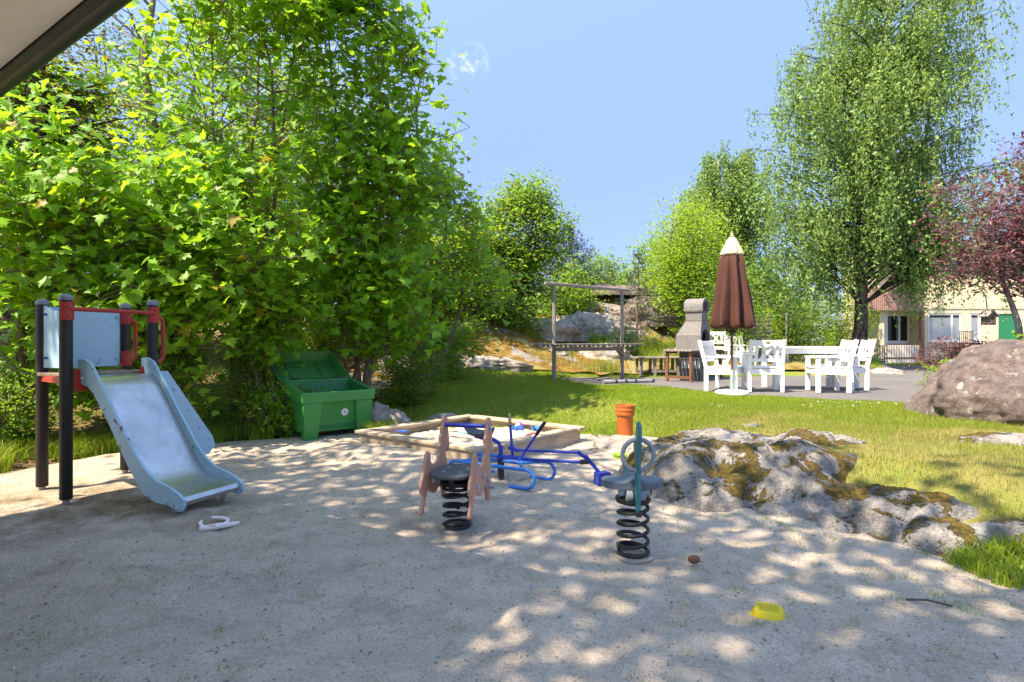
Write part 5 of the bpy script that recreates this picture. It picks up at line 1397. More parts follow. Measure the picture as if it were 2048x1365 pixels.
def ring_rider():
    x, y, _ = gp(1266, 1106)
    T = empty("spring_rider", (x, y, 0), math.atan2(-1, .02), "spring rider with slate seat, edge-on teal plate and grey ring handle", "spring rider")
    # local +x looks at the viewer
    foot(T, .10); coil(T, .088, .30, 6.2, .0115)
    plate = [(.10, .285), (.135, .265), (.155, .30), (.16, .42), (.15, .50), (.16, .56), (.175, .64), (.185, .72), (.175, .775), (.15, .80), (.12, .79), (.105, .75), (.09, .70), (.05, .66), (.055, .62), (.085, .58), (.095, .50), (.08, .44), (.02, .40), (-.08, .39), (-.15, .42), (-.2, .47), (-.235, .46), (-.23, .40), (-.18, .34), (-.05, .315), (.05, .31)]
    m4 = Matrix(((1, 0, 0), (0, 0, -1), (0, 1, 0))).to_4x4()
    p = MB(); p.prism(plate, m4, .02); po = p.build("animal_plate", M['teal'], T); bv = po.modifiers.new("soft", 'BEVEL'); bv.width = .005; bv.segments = 2; bv.limit_method = 'ANGLE'
    MB().box((.135, 0, .268), (.03, .034, .03), None, .004).build("plate_tip", M['iron'], po)
    # seat: two lobes with a raised middle
    n, mm = 40, 10; vs = []; fs = []
    for i in range(mm + 1):
        q = i / mm
        for k in range(n):
            a = 2 * math.pi * k / n; r_ = (.155 + .03 * math.cos(2 * a + math.pi) + .0 * math.cos(a))
            rr = r_ * min(1, q * 1.0); xx = math.cos(a) * rr * .78 - .02; yy = math.sin(a) * rr * 1.0
            zz = .435 + .028 * math.exp(-(yy / .055) ** 2) - .010 * (q ** 6) + .012 * math.exp(-((abs(yy) - .15) / .05) ** 2)
            vs.append((xx, yy, zz))
    b0 = len(vs)
    for k in range(n):
        a = 2 * math.pi * k / n; r_ = .155 + .03 * math.cos(2 * a + math.pi); vs.append((math.cos(a) * r_ * .76 - .02, math.sin(a) * r_ * .98, .392))
    for i in range(mm):
        for k in range(n):
            j = (k + 1) % n; fs.append((i * n + k, i * n + j, (i + 1) * n + j, (i + 1) * n + k))
    for k in range(n):
        j = (k + 1) % n; fs.append((mm * n + k, mm * n + j, b0 + j, b0 + k))
    fs.append(tuple(b0 + k for k in range(n - 1, -1, -1)))
    s = MB(); s.add(vs, fs); s.build("seat", M['tealseat'], T, True)
    R_ = .09
    MB().tube([(.125, R_ * math.cos(a), .605 + R_ * math.sin(a)) for a in np.linspace(0, 2 * math.pi, 33)], .0135, 10, False).build("ring_handle", M['rubber'], T, True)
    for z in (.605 + R_, .605 - R_): MB().box((.125, 0, z), (.036, .05, .03), None, .008).build("ring_clamp", M['rubber'], T)
    for s_ in (-1, 1):
        MB().tube([(.06, s_ * .02, .355), (.06, s_ * .055, .355)], .036, 14).build("roller", M['rubber'], T, True)
        MB().tube([(.02, s_ * .06, .37), (.02, s_ * .088, .37)], .03, 12).build("foot_rest", M['bolt'], T, True)
        MB().box((-.03, s_ * .05, .37), (.10, .05, .045), None, .006).build("seat_block", M['tan'], T)
    MB().lathe([(.105, .315), (.105, .33), (.05, .34), (.05, .36)], 20).build("spring_plate", M['spring'], T, True)
ring_rider()

# ------------------------------------------------------------------ sand digger
def digger():
    C = Vector((-.10, 5.12, 0))
    T = empty("sand_digger", C, 0, "blue ride-on sand digger with levers, long arm and bucket in front of sandbox", "sand digger")
    lb, db = M['sky_blue'], M['blue']
    d = Vector((.86, -.51, 0)); n = Vector((.51, .86, 0)); Z = Vector((0, 0, 1))
    ends = {}
    for s in (-1, 1):
        o = n * (.19 * s)
        L = .36
        pts = []
        for e in (-1, 1):
            arc = [o + d * (e * (L + .085 * math.sin(a))) + Z * (.10 + .078 * math.cos(a)) for a in np.linspace(0, math.pi, 9)]
            tail = [o + d * (e * (L - .16)) + Z * .022]
            seg = arc + tail
            pts = seg[::-1] + pts if e == -1 else pts + seg
        MB().tube(pts, .0155, 10).build("base_rail", lb if s == -1 else M['sky_blue'], T, True)
    for e in (-1, 1):
        MB().tube([n * -.19 + d * (e * .33) + Z * .178, d * (e * .20) + Z * .185 + n * .0, n * .19 + d * (e * .33) + Z * .178], .014, 8).build("cross_brace", lb, T, True)
    MB().tube([d * -.20 + Z * .185, d * .20 + Z * .185], .016, 10).build("spine", lb, T, True)
    MB().lathe([(.03, .03), (.03, .19), (.026, .20)], 14).build("pivot", M['iron'], T, True)
    # turning upper part: the boom points to the right
    x = Vector((.985, -.17, 0)); y = Vector((.17, .985, 0))
    MB().tube([Z * .20 + x * .0, Z * .30 + x * 0, Z * .345 + x * -.02, Z * .372 + x * -.07, Z * .385 + x * -.16, Z * .40 + x * -.24], .019, 12).build("seat_post", db, T, True)
    vs, fs = [], []; K = 9; Lw = 7
    prof = [(-.10, .535), (-.10, .50), (-.085, .455), (-.05, .42), (0, .405), (.06, .405), (.11, .42), (.13, .435), (.14, .43)]
    for s in (0, 1):
        for a, z in prof:
            for j in range(Lw):
                t = (j / (Lw - 1) - .5) * 2; vs.append(x * (a - .22) + y * (t * .125) + Z * (z + .035 * t * t - s * .014))
    K = len(prof)
    for s in (0, 1):
        for i in range(K - 1):
            for j in range(Lw - 1):
                a = s * K * Lw + i * Lw + j; q = (a, a + 1, a + Lw + 1, a + Lw); fs.append(q if s == 0 else q[::-1])
    for i in range(K - 1):
        for j in (0, Lw - 1): a = i * Lw + j; fs.append((a, a + Lw, a + Lw + K * Lw, a + K * Lw))
    for j in range(Lw - 1):
        for i in (0, K - 1): a = i * Lw + j; fs.append((a, a + 1, a + 1 + K * Lw, a + K * Lw))
    sm = MB(); sm.add(vs, fs); sm.build("seat", M['seat'], T, True)
    MB().bar(Z * .225 + x * -.03, Z * .205 + x * .24, .05, .03).build("turntable_bar", db, T)
    # levers
    l1 = MB(); a = x * .10 + y * .05 + Z * .20; b = x * .075 + y * .05 + Z * .52; l1.tube([a, b], .013, 10); lo = l1.build("lever", db, T, True); MB().tube([b - (b - a).normalized() * .02, b + (b - a).normalized() * .08], .0155, 10).build("grip", M['tan'], lo, True)
    l2 = MB(); a2 = x * .165 - y * .05 + Z * .19; b2 = x * .345 - y * .05 + Z * .46; l2.tube([a2, b2], .012, 10); lo = l2.build("lever", db, T, True); dd = (b2 - a2).normalized(); MB().tube([b2 - dd * .03, b2 + dd * .11], .0165, 10).build("grip", M['grip'], lo, True)
    # boom: two parallel tubes, bell crank, stick and bucket
    j1 = x * .10 + Z * .315; k1 = x * .72 + Z * .275; j2 = x * .16 + Z * .205; k2 = x * .74 + Z * .195
    MB().tube([j1, j1 + x * .05 - Z * .03, k1 - x * .06 + Z * .004, k1], .0125, 10).build("boom_rod", db, T, True)
    MB().tube([j2, k2], .0135, 10).build("boom", db, T, True)
    MB().bar(k1 - x * .035 + Z * .01, k1 + x * .05 - Z * .045, .035, .03).build("joint", db, T); MB().bar(k2 - x * .03, k2 + x * .05 + Z * .01, .045, .035).build("joint", M['iron'], T)
    tip = x * .905 + Z * .075
    MB().bar(k1 + x * .035 - Z * .02, tip, .018, .03).build("stick", db, T)
    MB().bar(j1 - x * .03 - Z * .01, j1 + x * .06 - Z * .035, .04, .03).build("joint", db, T)
    # bucket: open box with slanted lip
    bx = MB(); ex = Vector((.35, -.93, 0)); ey = Vector((.93, .35, 0)); o = tip + Z * .01
    A = [(-.055, -.05, .03), (.055, -.05, .03), (.055, .05, .03), (-.055, .05, .03)]; B = [(-.05, -.075, -.075), (.05, -.075, -.075), (.05, .02, -.085), (-.05, .02, -.085)]
    t = .006
    def w3(p): return o + ey * p[0] + ex * p[1] + Z * p[2]
    v = [w3(p) for p in A + B]; bx.add(v, [(0, 1, 2, 3), (2, 3, 7, 6), (0, 3, 7, 4), (1, 2, 6, 5), (0, 1, 5, 4)])
    bo = bx.build("bucket", db, T); so = bo.modifiers.new("wall", 'SOLIDIFY'); so.thickness = .007
    MB().bar(tip, tip + ex * -.02 - Z * .035, .02, .022).build("bucket_arm", db, bo)
digger()

# ------------------------------------------------------------------ clay-coloured pipe on the slab
x, y, _ = gp(1250, 872, .13)
p = empty("sewer_pipe", (x, y, .10), 0, "orange plastic pipe with a collar standing upright on the pale rock", "pipe")
MB().lathe([(.095, 0), (.095, .255), (.099, .27), (.112, .285), (.112, .335), (.117, .338), (.117, .352), (.112, .356), (.112, .378), (.116, .382), (.116, .40), (.108, .40), (.100, .36), (.085, .25), (.085, .02)], 36).build("pipe_body", M['pipe'], p, True)

# ------------------------------------------------------------------ carpet-beating rack
def rack():
    A = Vector((.886, 12.0, 0)); B = Vector((2.57, 13.3, 0)); za, zb = hz(.886, 12.0) - .03, hz(2.57, 13.3) - .03
    T = empty("carpet_rack", A, math.atan2(B.y - A.y, B.x - A.x), "weathered wooden carpet-beating rack with a slatted shelf on the lawn edge", "rack")
    L = (B - A).length; zt = 2.44
    for x, z0 in ((0, za), (L, zb)):
        MB().tube([(x, 0, z0 - .05), (x + .01, .005, 1.3), (x, 0, zt)], [.046, .042, .038], 10).build("post", M['plank_grey'], T, True)
    MB().bar((-.26, 0, zt + .035), (L + .26, .0, zt + .035), .07, .07, bev=.012).build("top_beam", M['plank_grey'], T)
    MB().bar((.04, -.02, 1.10), (L - .04, -.02, 1.10), .05, .085, bev=.006).build("cross_beam", M['plank_grey'], T)
    for k in range(7):
        yy = -.42 + k * .14; MB().bar((-.28 + .03 * (k % 2), yy, 1.205), (L + .2 - .04 * (k % 3), yy, 1.205), .085, .03, bev=.006).build("slat", M['plank_grey'], T)
    for x in (.1, L * .5, L - .1): MB().bar((x, -.46, 1.168), (x, .46, 1.168), .05, .04).build("bearer", M['plank_grey'], T)
    for s in (-1, 1): MB().bar((L - .01, s * .02, .95), (L - .22, s * .04, 1.15), .04, .05).build("brace", M['plank_grey'], T)
    for x, s in ((0, .22), (L, -.2), (L, .2)): MB().tube([(x, 0, 1.02 if x else .80), (x + s, -.12, .50)], .009, 6).build("stay_wire", M['plank_grey'], T)
rack()
# striped pole on the ground
a, b = Vector((1.95, 12.15, 0)), Vector((3.1, 12.55, 0)); zz = max(hz(a.x, a.y), hz(b.x, b.y)) + .055
T = empty("banded_pole", (a.x, a.y, zz), math.atan2(b.y - a.y, b.x - a.x), "grey pole with dark bands lying on the ground beside the carpet rack", "pole")
L = (b - a).length; MB().tube([(0, 0, 0), (L, 0, 0)], .04, 12).build("pole", M['galv'], T, True)
for x in (.28, .52, .76, L - .02): MB().tube([(x, 0, 0), (x + .05, 0, 0)], .0425, 12).build("band", M['iron'], T, True)

# low wooden table
x, y = (1315 - 1024) / F * 14.0, 14.0
z0 = hz(x, y); T = empty("wooden_bench", (x, y, z0), .12, "low weathered wooden bench with short legs near the grill", "bench")
for k in range(4): MB().bar((-.60, -.19 + k * .13, .43), (.60, -.19 + k * .13, .43), .12, .035, bev=.006).build("seat_plank", M['plank_grey'], T)
for sx in (-.48, -.13, .16, .46):
    for sy in (-.17, .17): MB().bar((sx, sy, -.05), (sx * .97, sy * .9, .41), .06, .06).build("leg", M['plank_grey'], T)
for sy in (-.17, .17): MB().bar((-.2, sy, .10), (.5, sy, .10), .03, .06).build("stretcher", M['plank_grey'], T)

# ------------------------------------------------------------------ concrete garden grill
def grill():
    y = 13.4; x = (1392 - 1024) / F * y; z0 = hz(x, y)
    T = empty("garden_grill", (x, y, z0), math.radians(-41), "grey concrete garden grill with chimney and brown wooden side tables", "grill")
    G_ = M['greyconc']
    def loft(secs, nm, mt, par=T, open_front=False):
        v = []; f = []
        for (x0, x1, yw, z) in secs: v += [(x0, -yw, z), (x1, -yw, z), (x1, yw, z), (x0, yw, z)]
        for k in range(len(secs) - 1):
            for i in range(4):
                if open_front and i == 1 and k <= open_front - 1: continue
                j = (i + 1) % 4; f.append((k * 4 + i, k * 4 + j, k * 4 + 4 + j, k * 4 + 4 + i))
        n = len(secs) * 4; f += [(3, 2, 1, 0), (n - 4, n - 3, n - 2, n - 1)]
        m = MB(); m.add(v, f); return m.build(nm, mt, par)
    loft([(-.30, .20, .25, -.05), (-.30, .20, .25, .70)], "pedestal", M['darkconc'])
    hood_secs = [(-.36, .24, .30, .735), (-.36, .24, .30, 1.07), (-.34, .23, .285, 1.10), (-.18, .21, .17, 1.40)]
    # hood with arched opening in its front: side walls and back lofted, front cut round the arch
    v = []; f = []
    for (x0, x1, yw, z) in hood_secs: v += [(x0, -yw, z), (x1, -yw, z), (x1, yw, z), (x0, yw, z)]
    for k in range(3):
        for i in (0, 2, 3): j = (i + 1) % 4; f.append((k * 4 + i, k * 4 + j, k * 4 + 4 + j, k * 4 + 4 + i))
    m = MB(); m.add(v, f)
    outer = [(.24, -.30, .735), (.24, -.30, 1.07), (.23, -.285, 1.10), (.21, -.17, 1.40), (.21, .17, 1.40), (.23, .285, 1.10), (.24, .30, 1.07), (.24, .30, .735)]
    inner = [(.24, -.22, .735), (.24, -.22, 1.02), (.235, -.175, 1.13), (.228, -.07, 1.205), (.228, .07, 1.205), (.235, .175, 1.13), (.24, .22, 1.02), (.24, .22, .735)]
    k0 = len(m.v); m.add(outer + inner, [(i, i + 1, 8 + i + 1, 8 + i) for i in range(7)])
    back = [(p[0] - .10, p[1], p[2]) for p in inner]; k1 = len(m.v); m.add(inner + back, [(i, 8 + i, 8 + i + 1, i + 1) for i in range(7)])
    hood = m.build("firebox_hood", G_, T)
    cav = MB(); cav.add([(-.30, -.26, .76), (.13, -.26, .76), (.13, .26, .76), (-.30, .26, .76), (-.20, -.18, 1.25), (.13, -.18, 1.25), (.13, .18, 1.25), (-.20, .18, 1.25)], [(0, 1, 2, 3), (0, 4, 5, 1), (2, 6, 7, 3), (0, 3, 7, 4), (4, 7, 6, 5)]); cav.build("firebox", M['soot_and_hole_shade'], T)
    loft([(-.19, .215, .175, 1.395), (-.19, .215, .175, 1.415)], "joint_ring", M['darkconc'])
    loft([(-.18, .21, .17, 1.415), (-.18, .21, .17, 1.62)], "chimney", G_)
    # barrel cap: hollow half round open at both ends
    m = MB(); v = []; f = []; K = 13
    for xx in (-.21, .24):
        for rr in (.20, .145):
            v += [(xx, -rr, 1.64)] + [(xx, -rr * math.cos(a), 1.73 + rr * math.sin(a)) for a in np.linspace(0, math.pi, K)] + [(xx, rr, 1.64)]
    q = K + 2
    for i in range(q - 1):
        f += [(i, i + 1, 2 * q + i + 1, 2 * q + i), (q + i + 1, q + i, 3 * q + i, 3 * q + i + 1), (i + 1, i, q + i, q + i + 1), (2 * q + i, 2 * q + i + 1, 3 * q + i + 1, 3 * q + i)]
    m.add(v, f); m.build("chimney_cap", G_, T, True)
    loft([(-.205, .235, .195, 1.615), (-.205, .235, .195, 1.645)], "cap_ring", M['darkconc'])
    MB().box((0, 0, 1.69), (.2, .28, .09)).build("flue", M['soot_and_hole_shade'], T)
    # slatted vents in the pedestal
    for k in range(9): MB().bar((-.22 + k * .05, -.256, .30 + .0), (-.20 + k * .05, -.256, .48), .012, .022, up=(1, 0, 0)).build("vent_slot", M['blind'], T)
    # hearth and side tables
    MB().box((-.05, 0, .718), (.70, .70, .035), None, .004).build("hearth_slab", G_, T)
    for s in (-1, 1):
        tb = MB(); 
        for k in range(8): MB().bar((-.33 + k * .085, s * .37, .715), (-.33 + k * .085, s * .95, .715), .07, .03, bev=.004).build("table_slat", M['plank_grey'] if s < 0 else M['brownwood'], T)
        for sx in (-.31, .25): MB().bar((sx, s * .86, -.05), (sx, s * .86, .67), .055, .055).build("leg", M['brownwood'], T); MB().bar((sx, s * .37, .675), (sx, s * .92, .675), .035, .05).build("bearer", M['brownwood'], T)
        MB().bar((-.31, s * .87, .12), (.25, s * .87, .12), .03, .06).build("stretcher", M['brownwood'], T)
grill()

# ------------------------------------------------------------------ parasol
def parasol():
    y = 9.95; x = (1464 - 1024) / F * y; z0 = hz(x, y) + .012
    T = empty("parasol", (x, y, z0), 0, "closed brown parasol with a beige top on a white round base", "parasol")
    b = MB(); b.lathe([(.28, 0), (.285, .02), (.275, .05), (.10, .072), (.06, .075)], 36); bo = b.build("base", M['white'], T, True)
    m = MB()
    for k in range(14):
        a = 2 * math.pi * k / 14; m.bar((math.cos(a) * .13, math.sin(a) * .13, .070), (math.cos(a) * .25, math.sin(a) * .25, .058), .02, .012)
    m.build("base_ribs", M['white'], bo)
    MB().lathe([(.03, .05), (.03, .42), (.026, .425)], 14).build("base_sleeve", M['sleeve'], T, True)
    MB().lathe([(.021, .40), (.021, 2.74)], 14).build("pole", M['polewood'], T, True)
    def fold(a, z):
        t = np.clip((2.45 - z) / 1.3, 0, 1); return 1 + (.13 + .20 * t) * math.cos(8 * a + .5) + .07 * t * math.sin(3 * a + 1.1 + z) + .05 * math.sin(5 * a + z * 5)
    b = MB(); prof = [(.235, 1.14), (.265, 1.16), (.30, 1.20), (.29, 1.32), (.275, 1.5), (.255, 1.7), (.235, 1.9), (.21, 2.1), (.195, 2.25), (.175, 2.38), (.12, 2.47), (.05, 2.5)]
    b.lathe(prof, 80, (0, 0, 0), fold); b.build("canopy", M['canvas'], T, True)
    def fold2(a, z): return 1 + (.13 * np.clip((2.75 - z) / .3, 0, 1)) * math.cos(8 * a + .5)
    b = MB(); b.lathe([(.15, 2.41), (.185, 2.44), (.16, 2.52), (.12, 2.61), (.085, 2.69), (.05, 2.735), (.02, 2.745)], 64, (0, 0, 0), fold2); b.build("top_flap", M['canvas2'], T, True)
    MB().lathe([(.025, 2.74), (.04, 2.755), (.026, 2.775), (.03, 2.79), (.018, 2.81), (.004, 2.82)], 14).build("finial", M['tan'], T, True)
    m = MB()
    for k in range(8):
        a = 2 * math.pi * k / 8; m.bar((math.cos(a) * .05, math.sin(a) * .05, 1.08), (math.cos(a) * .15, math.sin(a) * .15, 1.20), .018, .022)
    m.build("ribs", M['grip'], T)
parasol()

# ------------------------------------------------------------------ white garden furniture
def chair(name, label, loc, rz, group, w=.60, bench=False):
    T = empty(name, loc, rz, label, "bench" if bench else "chair", group)      # local: faces +y, width along x
    Wm = M['white']; h = w / 2
    for s in (-1, 1):
        x = s * (h - .03)
        MB().bar((x, .52, 0), (x, .52, .60), .055, .075, up=(0, 1, 0), bev=.006).build("front_leg", Wm, T)
        MB().bar((x, .03, 0), (x, .03, .43), .055, .075, up=(0, 1, 0), bev=.006).build("rear_leg", Wm, T)
        MB().bar((x, .03, .425), (x, -.09, .92), .055, .065, up=(0, 1, 0), bev=.006).build("back_post", Wm, T)
        MB().bar((x, -.04, .625), (x, .575, .612), .075, .03, bev=.008).build("armrest", Wm, T)
        MB().bar((x, .0, .355), (x, .52, .375), .03, .10).build("seat_rail", Wm, T)
        for yy in (.20, .34): MB().bar((x, yy, .42), (x, yy, .60), .025, .055, up=(0, 1, 0)).build("side_slat", Wm, T)
    for k in range(5): MB().bar((-h + .06, .06 + k * .115, .425 + .004 * abs(k - 2)), (h - .06, .06 + k * .115, .425 + .004 * abs(k - 2)), .10, .024, bev=.005).build("seat_slat", Wm, T)
    MB().bar((-h + .06, .545, .37), (h - .06, .545, .37), .028, .09).build("front_apron", Wm, T)
    MB().bar((-h + .06, .02, .36), (h - .06, .02, .36), .028, .09).build("rear_apron", Wm, T)
    bk = lambda z: .03 - .12 * (z - .425) / .495
    MB().bar((-h + .04, bk(.86), .86), (h - .04, bk(.86), .86), .03, .10, bev=.006).build("top_rail", Wm, T)
    MB().bar((-h + .04, bk(.56), .56), (h - .04, bk(.56), .56), .028, .06, bev=.005).build("lower_rail", Wm, T)
    if not bench:
        for s in (-1, 1):
            MB().bar((s * .17, bk(.56), .56), (s * .17, bk(.84), .84), .052, .018, up=(0, 1, 0)).build("back_slat", Wm, T)
            MB().bar((s * .10, bk(.575) + .004 * s, .575), (-s * .10, bk(.83) + .004 * s, .83), .05, .014, up=(0, 1, 0)).build("cross_slat", Wm, T)
        ep = MB().lathe([(.032, -.004), (.030, .004), (.004, .006)], 20).build("emblem_plate", M['brass'], T, True); ep.location = (0, bk(.875) - .017, .875); ep.rotation_euler = (math.radians(90), 0, 0); ep.scale = (1.2, .55, 1)
    else:
        for k in range(9):
            x = -h + .14 + k * (w - .28) / 8; tl = .03 if k % 2 else -.03
            MB().bar((x - tl, bk(.57), .57), (x + tl, bk(.83), .83), .045, .016, up=(0, 1, 0)).build("back_slat", Wm, T)
    return T
def az(x, y): return hz(x, y) + .014
CG = "white garden chairs round the white table"
cx, cy = (1533 - 1024) / F * 9.95, 9.95
chair("garden_chair", "white garden chair seen from behind with oval brass plate on its back", (cx, cy, az(cx, cy)), math.radians(-10), CG)
cx, cy = (1660 - 1024) / F * 10.0 + .27, 10.02
chair("garden_chair", "white garden armchair seen from the side, nearest at the table's right", (cx, cy, az(cx, cy)), math.radians(80), CG)
cx, cy = (1712 - 1024) / F * 10.55, 10.62
chair("garden_chair", "white garden armchair half hidden behind the nearest armchair on the right", (cx + .18, cy, az(cx, cy)), math.radians(76), CG)
bx, by = (1404 - 1024) / F * 10.2 + .06, 10.25
dvec = Vector((.50, .866))
chair("garden_bench", "white two-seat garden bench left of the parasol pole", (bx + dvec.x * .56, by + dvec.y * .56, az(bx, by)), math.radians(60 - 180), None, 1.14, True)
def table():
    x, y = 5.55, 10.75; T = empty("garden_table", (x, y, az(x, y)), math.radians(-8), "white rectangular garden table between the white chairs", "table"); Wm = M['white']
    for k in range(7): MB().bar((-.75, -.405 + k * .135, .785), (.75, -.405 + k * .135, .785), .125, .028, bev=.005).build("top_slat", Wm, T)
    for sx in (-.64, .64):
        for sy in (-.36, .36): MB().box((sx, sy, .385), (.085, .085, .77), None, .006).build("leg", Wm, T)
    for sy in (-.38, .38): MB().bar((-.60, sy, .72), (.60, sy, .72), .028, .10).build("apron", Wm, T)
    for sx in (-.66, .66): MB().bar((sx, -.32, .72), (sx, .32, .72), .028, .10).build("apron", Wm, T)
table()
# far white chairs and table by the slatted screen
zz = hz(6.35, 17.6)
chair("garden_chair", "distant white garden chair behind the grill", (6.35, 17.7, hz(6.35, 17.7)), math.radians(170), "distant white chairs behind the grill")
chair("garden_chair", "distant white garden chair right of the other one behind the grill", (7.05, 17.9, hz(7.05, 17.9)), math.radians(200), "distant white chairs behind the grill")

# ------------------------------------------------------------------ slatted screen, lamp post
def screen():
    x0, x1, y = 7.6, 9.05, 20.0; z0 = hz(8.3, 20.0)
    T = empty("slatted_screen", ((x0 + x1) / 2, y, z0), 0, "weathered slatted wooden screen behind the parasol", "screen")
    h = (x1 - x0) / 2
    for sx in (-h, 0, h): MB().bar((sx, 0.03, -.1), (sx, .03, 1.72), .05, .05).build("post", M['plank_grey'], T)
    for k in range(24): MB().bar((-h - .03 + rng.normal(0, .01), -.012 - .03 * (k % 2), .12 + k * .068), (h + .03 + rng.normal(0, .01), -.012 - .03 * (k % 2), .12 + k * .068 + rng.normal(0, .006)), .02, .045).build("slat", M['plank_grey'], T)
screen()
x, y = (1573 - 1024) / F * 21.5, 21.5
T = empty("lamp_post", (x, y, hz(x, y)), 0, "thin pale grey post standing behind the white table", "post")
MB().lathe([(.10, -.05), (.10, .45), (.06, .50)], 12).build("socket", M['galv'], T, True); MB().lathe([(.035, .4), (.032, 1.9)], 10).build("pole", M['galv'], T, True); MB().lathe([(.05, 1.88), (.05, 1.93), (.01, 1.96)], 10).build("cap", M['galv'], T, True)

# ------------------------------------------------------------------ the house across the yard
def house():
    Y = 25.0; z0 = .22
    T = empty("house", (18.5, Y, z0), 0, "two-storey cream boarded house with old rose balcony behind the trees", "house")
    ox, oz = -18.5, -z0                                       # build in world x, z; y relative to the facade
    def bx_(x0, x1, y0, y1, za, zb, nm, mt, par=None, bev=0.0):
        m = MB(); m.box(((x0 + x1) / 2 + ox, (y0 + y1) / 2, (za + zb) / 2 + oz), (x1 - x0, y1 - y0, zb - za), None, bev); return m.build(nm, M[mt], par or T)
    def battens(x0, x1, y, za, zb, step, nm, mt, wd=.03, dp=.02):
        m = MB(); n = int((x1 - x0) / step)
        for k in range(n + 1):
            x = x0 + (x1 - x0) * k / n; m.box((x + ox, y - dp / 2, (za + zb) / 2 + oz), (wd, dp, zb - za))
        return tag(m.build(nm, M[mt], T), kind="stuff")
    # main wall and its boarding, in pieces round the windows
    W1, W2, N1, N2 = 18.28, 19.76, 20.12, 20.58; S, Hh = 1.28, 2.52
    for a, b, c, d in ((17.82, W1, .45, 2.72), (W2, N1, .45, 2.72), (N2, 21.38, .45, 2.72), (W1, W2, .45, S), (N1, N2, .45, S), (W1, W2, Hh, 2.72), (N1, N2, Hh, 2.72), (22.3, 26, .45, 2.72), (21.38, 22.3, 2.5, 2.72)):
        bx_(a, b, 0, .25, c, d, "wall_boarding", 'cream')
    bx_(17.82, 26, -.03, .25, 2.72, 5.35, "upper_wall", 'cream'); bx_(15.9, 17.82, .9, 1.2, 2.72, 5.35, "upper_wall", 'cream')
    bx_(17.82, 26, .03, .25, -.3, .45, "plinth", 'concrete')
    for a, b, c, d in ((17.86, W1 - .03, .47, 2.7), (W2 + .05, N1 - .05, .47, 2.7), (N2 + .05, 21.3, .47, 2.7), (W1, W2, .47, S - .05), (N1, N2, .47, S - .05)): battens(a, b, 0, c, d, .14, "board_battens", 'cream', .025, .016)
    battens(17.9, 25.8, -.03, 2.78, 5.3, .16, "board_battens", 'cream', .025, .016)
    def window(x0, x1, za, zb, pane, mull=None, yb=0.0):
        f = bx_(x0, x1, yb + .06, yb + .10, za, zb, "window", 'white'); t = .075
        for a, b, c, d in ((x0, x0 + t, za, zb), (x1 - t, x1, za, zb), (x0 + t, x1 - t, za, za + t), (x0 + t, x1 - t, zb - t, zb)): bx_(a, b, yb + .02, yb + .075, c, d, "frame", 'white', f)
        xs_ = [x0 + t] + ([mull - .04, mull + .04] if mull else []) + [x1 - t]
        if mull: bx_(mull - .04, mull + .04, yb + .022, yb + .07, za + t, zb - t, "mullion", 'white', f)
        for i in range(0, len(xs_), 2):
            bx_(xs_[i], xs_[i + 1], yb + .045, yb + .055, za + t, zb - t, "pane", pane, f)
        bx_(x0 - .05, x1 + .05, yb - .05, yb + .02, za - .05, za - .005, "sill", 'white', f)
        return f, xs_, za + t, zb - t
    for a, b, mu in ((W1, W2, 19.35), (N1, N2, None)):
        f, xs_, zc, zd = window(a, b, S, Hh, 'glass', mu)
        for i in range(0, len(xs_), 2):
            n = 26
            m = MB()
            for k in range(n): m.box(((xs_[i] + xs_[i + 1]) / 2 + ox, .036, zc + (zd - .12 - zc) * (k + .5) / n + oz), (xs_[i + 1] - xs_[i] - .02, .006, (zd - .12 - zc) / n * .94), Matrix.Rotation(.35, 3, 'X'))
            m.build("blind", M['blind'], f)
    # porch bay: recessed window, white side wall, parapet, old rose balcony front
    bx_(15.95, 17.82, .5, .75, .45, 1.22, "bay_wall", 'cream'); bx_(15.95, 16.76, .5, .75, 1.22, 2.72, "bay_wall", 'cream'); bx_(16.76, 17.82, .5, .75, 2.50, 2.72, "bay_wall", 'cream')
    window(16.76, 17.80, 1.24, 2.50, 'glass', 17.36, .48)
    bx_(15.95, 16.10, -.3, .5, .2, 2.60, "bay_side_wall", 'creamwhite')
    m = MB()
    for k in range(9): m.box((16.108 + ox, -.26 + k * .09, 1.85 + oz), (.02, .03, 1.5))
    tag(m.build("side_boards", M['creamwhite'], T), kind="stuff")
    bx_(16.10, 16.45, -.10, -.06, 1.12, 2.6, "bay_post", 'creamwhite'); bx_(15.92, 16.12, -.36, -.305, .55, 2.58, "corner_board", 'cream')
    bx_(16.12, 17.70, -.30, -.25, .60, 1.12, "parapet", 'creamwhite'); battens(16.14, 17.68, -.30, .62, 1.10, .105, "parapet_battens", 'brownpipe', .018, .012)
    bx_(16.0, 17.72, -.28, -.22, -.3, .50, "bay_plinth", 'creamwhite')
    battens(16.05, 17.7, -.28, .25, .5, .105, "plinth_battens", 'roofgrey', .018, .01)
    bx_(15.35, 17.70, -.55, -.49, 2.62, 3.62, "balcony_front", 'pinkmetal'); battens(15.38, 17.68, -.55, 2.64, 3.6, .085, "sheet_ribs", 'pinkmetal', .03, .018)
    bx_(15.35, 15.42, -.49, .75, 2.62, 3.62, "balcony_side", 'pinkmetal'); bx_(15.42, 17.8, -.49, .75, 2.60, 2.70, "balcony_floor", 'creamwhite')
    m = MB(); m.tube([(15.35 + ox, -.52, 3.78 + oz), (17.75 + ox, -.52, 3.78 + oz)], .025, 8)
    for x in (15.4, 16.2, 17.0, 17.7): m.tube([(x + ox, -.52, 3.6 + oz), (x + ox, -.52, 3.78 + oz)], .018, 6)
    m.build("balcony_rail", M['galv'], T, True)
    bx_(17.66, 17.80, -.46, -.31, -.1, 2.60, "corner_post", 'brownpipe')
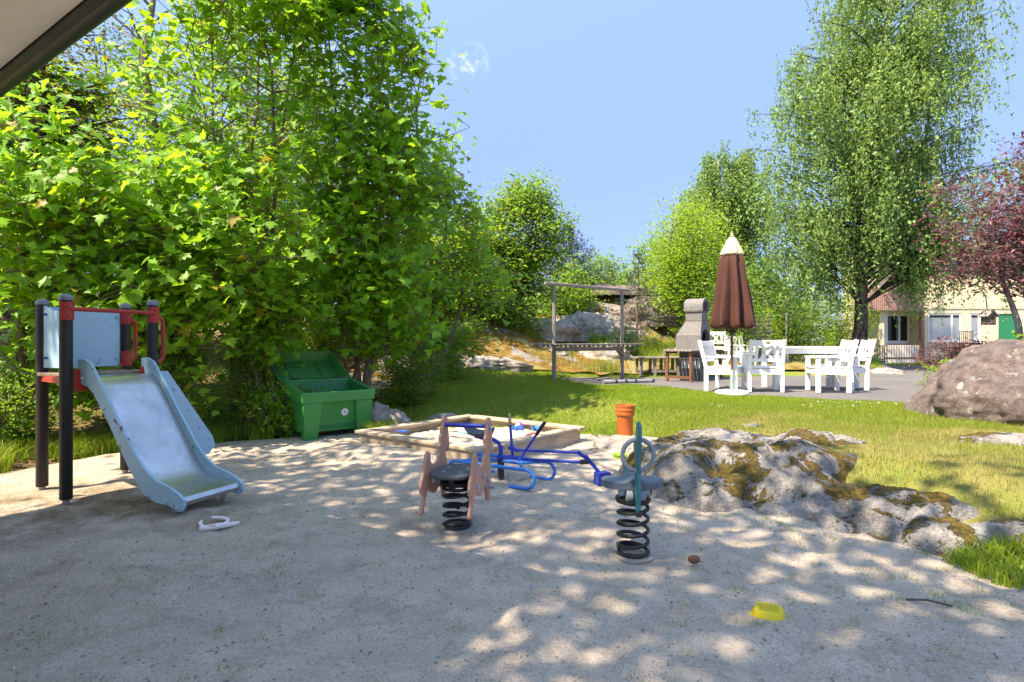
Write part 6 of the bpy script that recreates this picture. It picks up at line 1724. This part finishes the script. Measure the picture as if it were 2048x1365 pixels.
    m = MB(); m.tube([(17.9 + ox, -.06, 2.7 + oz), (17.9 + ox, -.06, .3 + oz), (17.86 + ox, -.16, .18 + oz)], .05, 10); m.build("downpipe", M['brownpipe'], T, True)
    # door, roof
    d = bx_(21.40, 22.28, .03, .10, .3, 2.5, "door", 'door'); bx_(22.15, 22.22, -.02, .03, 1.3, 1.34, "door_handle", 'galv', d)
    bx_(15.9, 26.5, -.5, 2.6, 5.35, 5.6, "roof", 'roofgrey'); bx_(17.8, 26, .25, 2.4, -.3, 5.35, "house_core", 'cream'); bx_(15.95, 17.8, .78, 2.4, -.3, 5.35, "house_core", 'cream')
    bx_(20.3, 20.45, -.02, .0, 3.9, 4.9, "upper_trim", 'white')
    # vent grille low on the wall
    for k in range(4): bx_(18.65, 19.15, -.03, -.018, .55 + k * .06, .575 + k * .06, "vent_slat", 'cream')
house()
def railing(x0, x1, y, z0, h, n, label):
    T = empty("iron_railing", (x0, y, z0), 0, label, "railing"); L = x1 - x0
    for z in (.12, h): MB().bar((0, 0, z), (L, 0, z), .03, .03).build("rail", M['iron'], T)
    for k in range(n): MB().bar((L * k / (n - 1), 0, -.05), (L * k / (n - 1), 0, h + (.06 if k in (0, n - 1) else 0)), .018, .018).build("baluster", M['iron'], T)
railing(19.05, 19.6, 24.2, .75, .95, 8, "short black iron railing in front of the blinded window")
railing(14.3, 15.3, 23.2, hz(14.8, 23.2), .75, 11, "low black iron railing between birch trunk and house corner")

# ------------------------------------------------------------------ bird box in the plum tree
y = 10.6; x = (1977 - 1024) / F * y; z = 1.25 + (685 - 652) / F * y
T = empty("bird_box", (x, y, z), .2, "small brown bird box with pitched roof under the plum tree's branches", "bird box")
MB().box((0, 0, .10), (.17, .15, .17), None, .004).build("box", M['birdbox'], T)
MB().prism([(-.085, .185), (.085, .185), (0, .265)], Matrix(((1, 0, 0), (0, 0, -1), (0, 1, 0))).to_4x4(), .15).build("gable", M['birdbox'], T)
for s in (-1, 1): MB().bar((s * .14, 0, .165), (s * -.012, 0, .292), .20, .016).build("roof_board", M['plank_grey'], T)
e_ = MB().lathe([(.022, -.003), (.022, .003)], 14).build("entrance", M['soot_and_hole_shade'], T); e_.location = (0, -.077, .135); e_.rotation_euler = (math.radians(90), 0, 0)  # flat black disc, its colour stands in for the shade inside the hole
MB().bar((-.04, -.085, .06), (.04, -.085, .06), .02, .012).build("perch", M['plank_grey'], T)
MB().tube([(0, .02, .29), (0, .05, .55), (-.1, .1, .75)], .012, 6).build("hanger", M['bark_grey'], T)
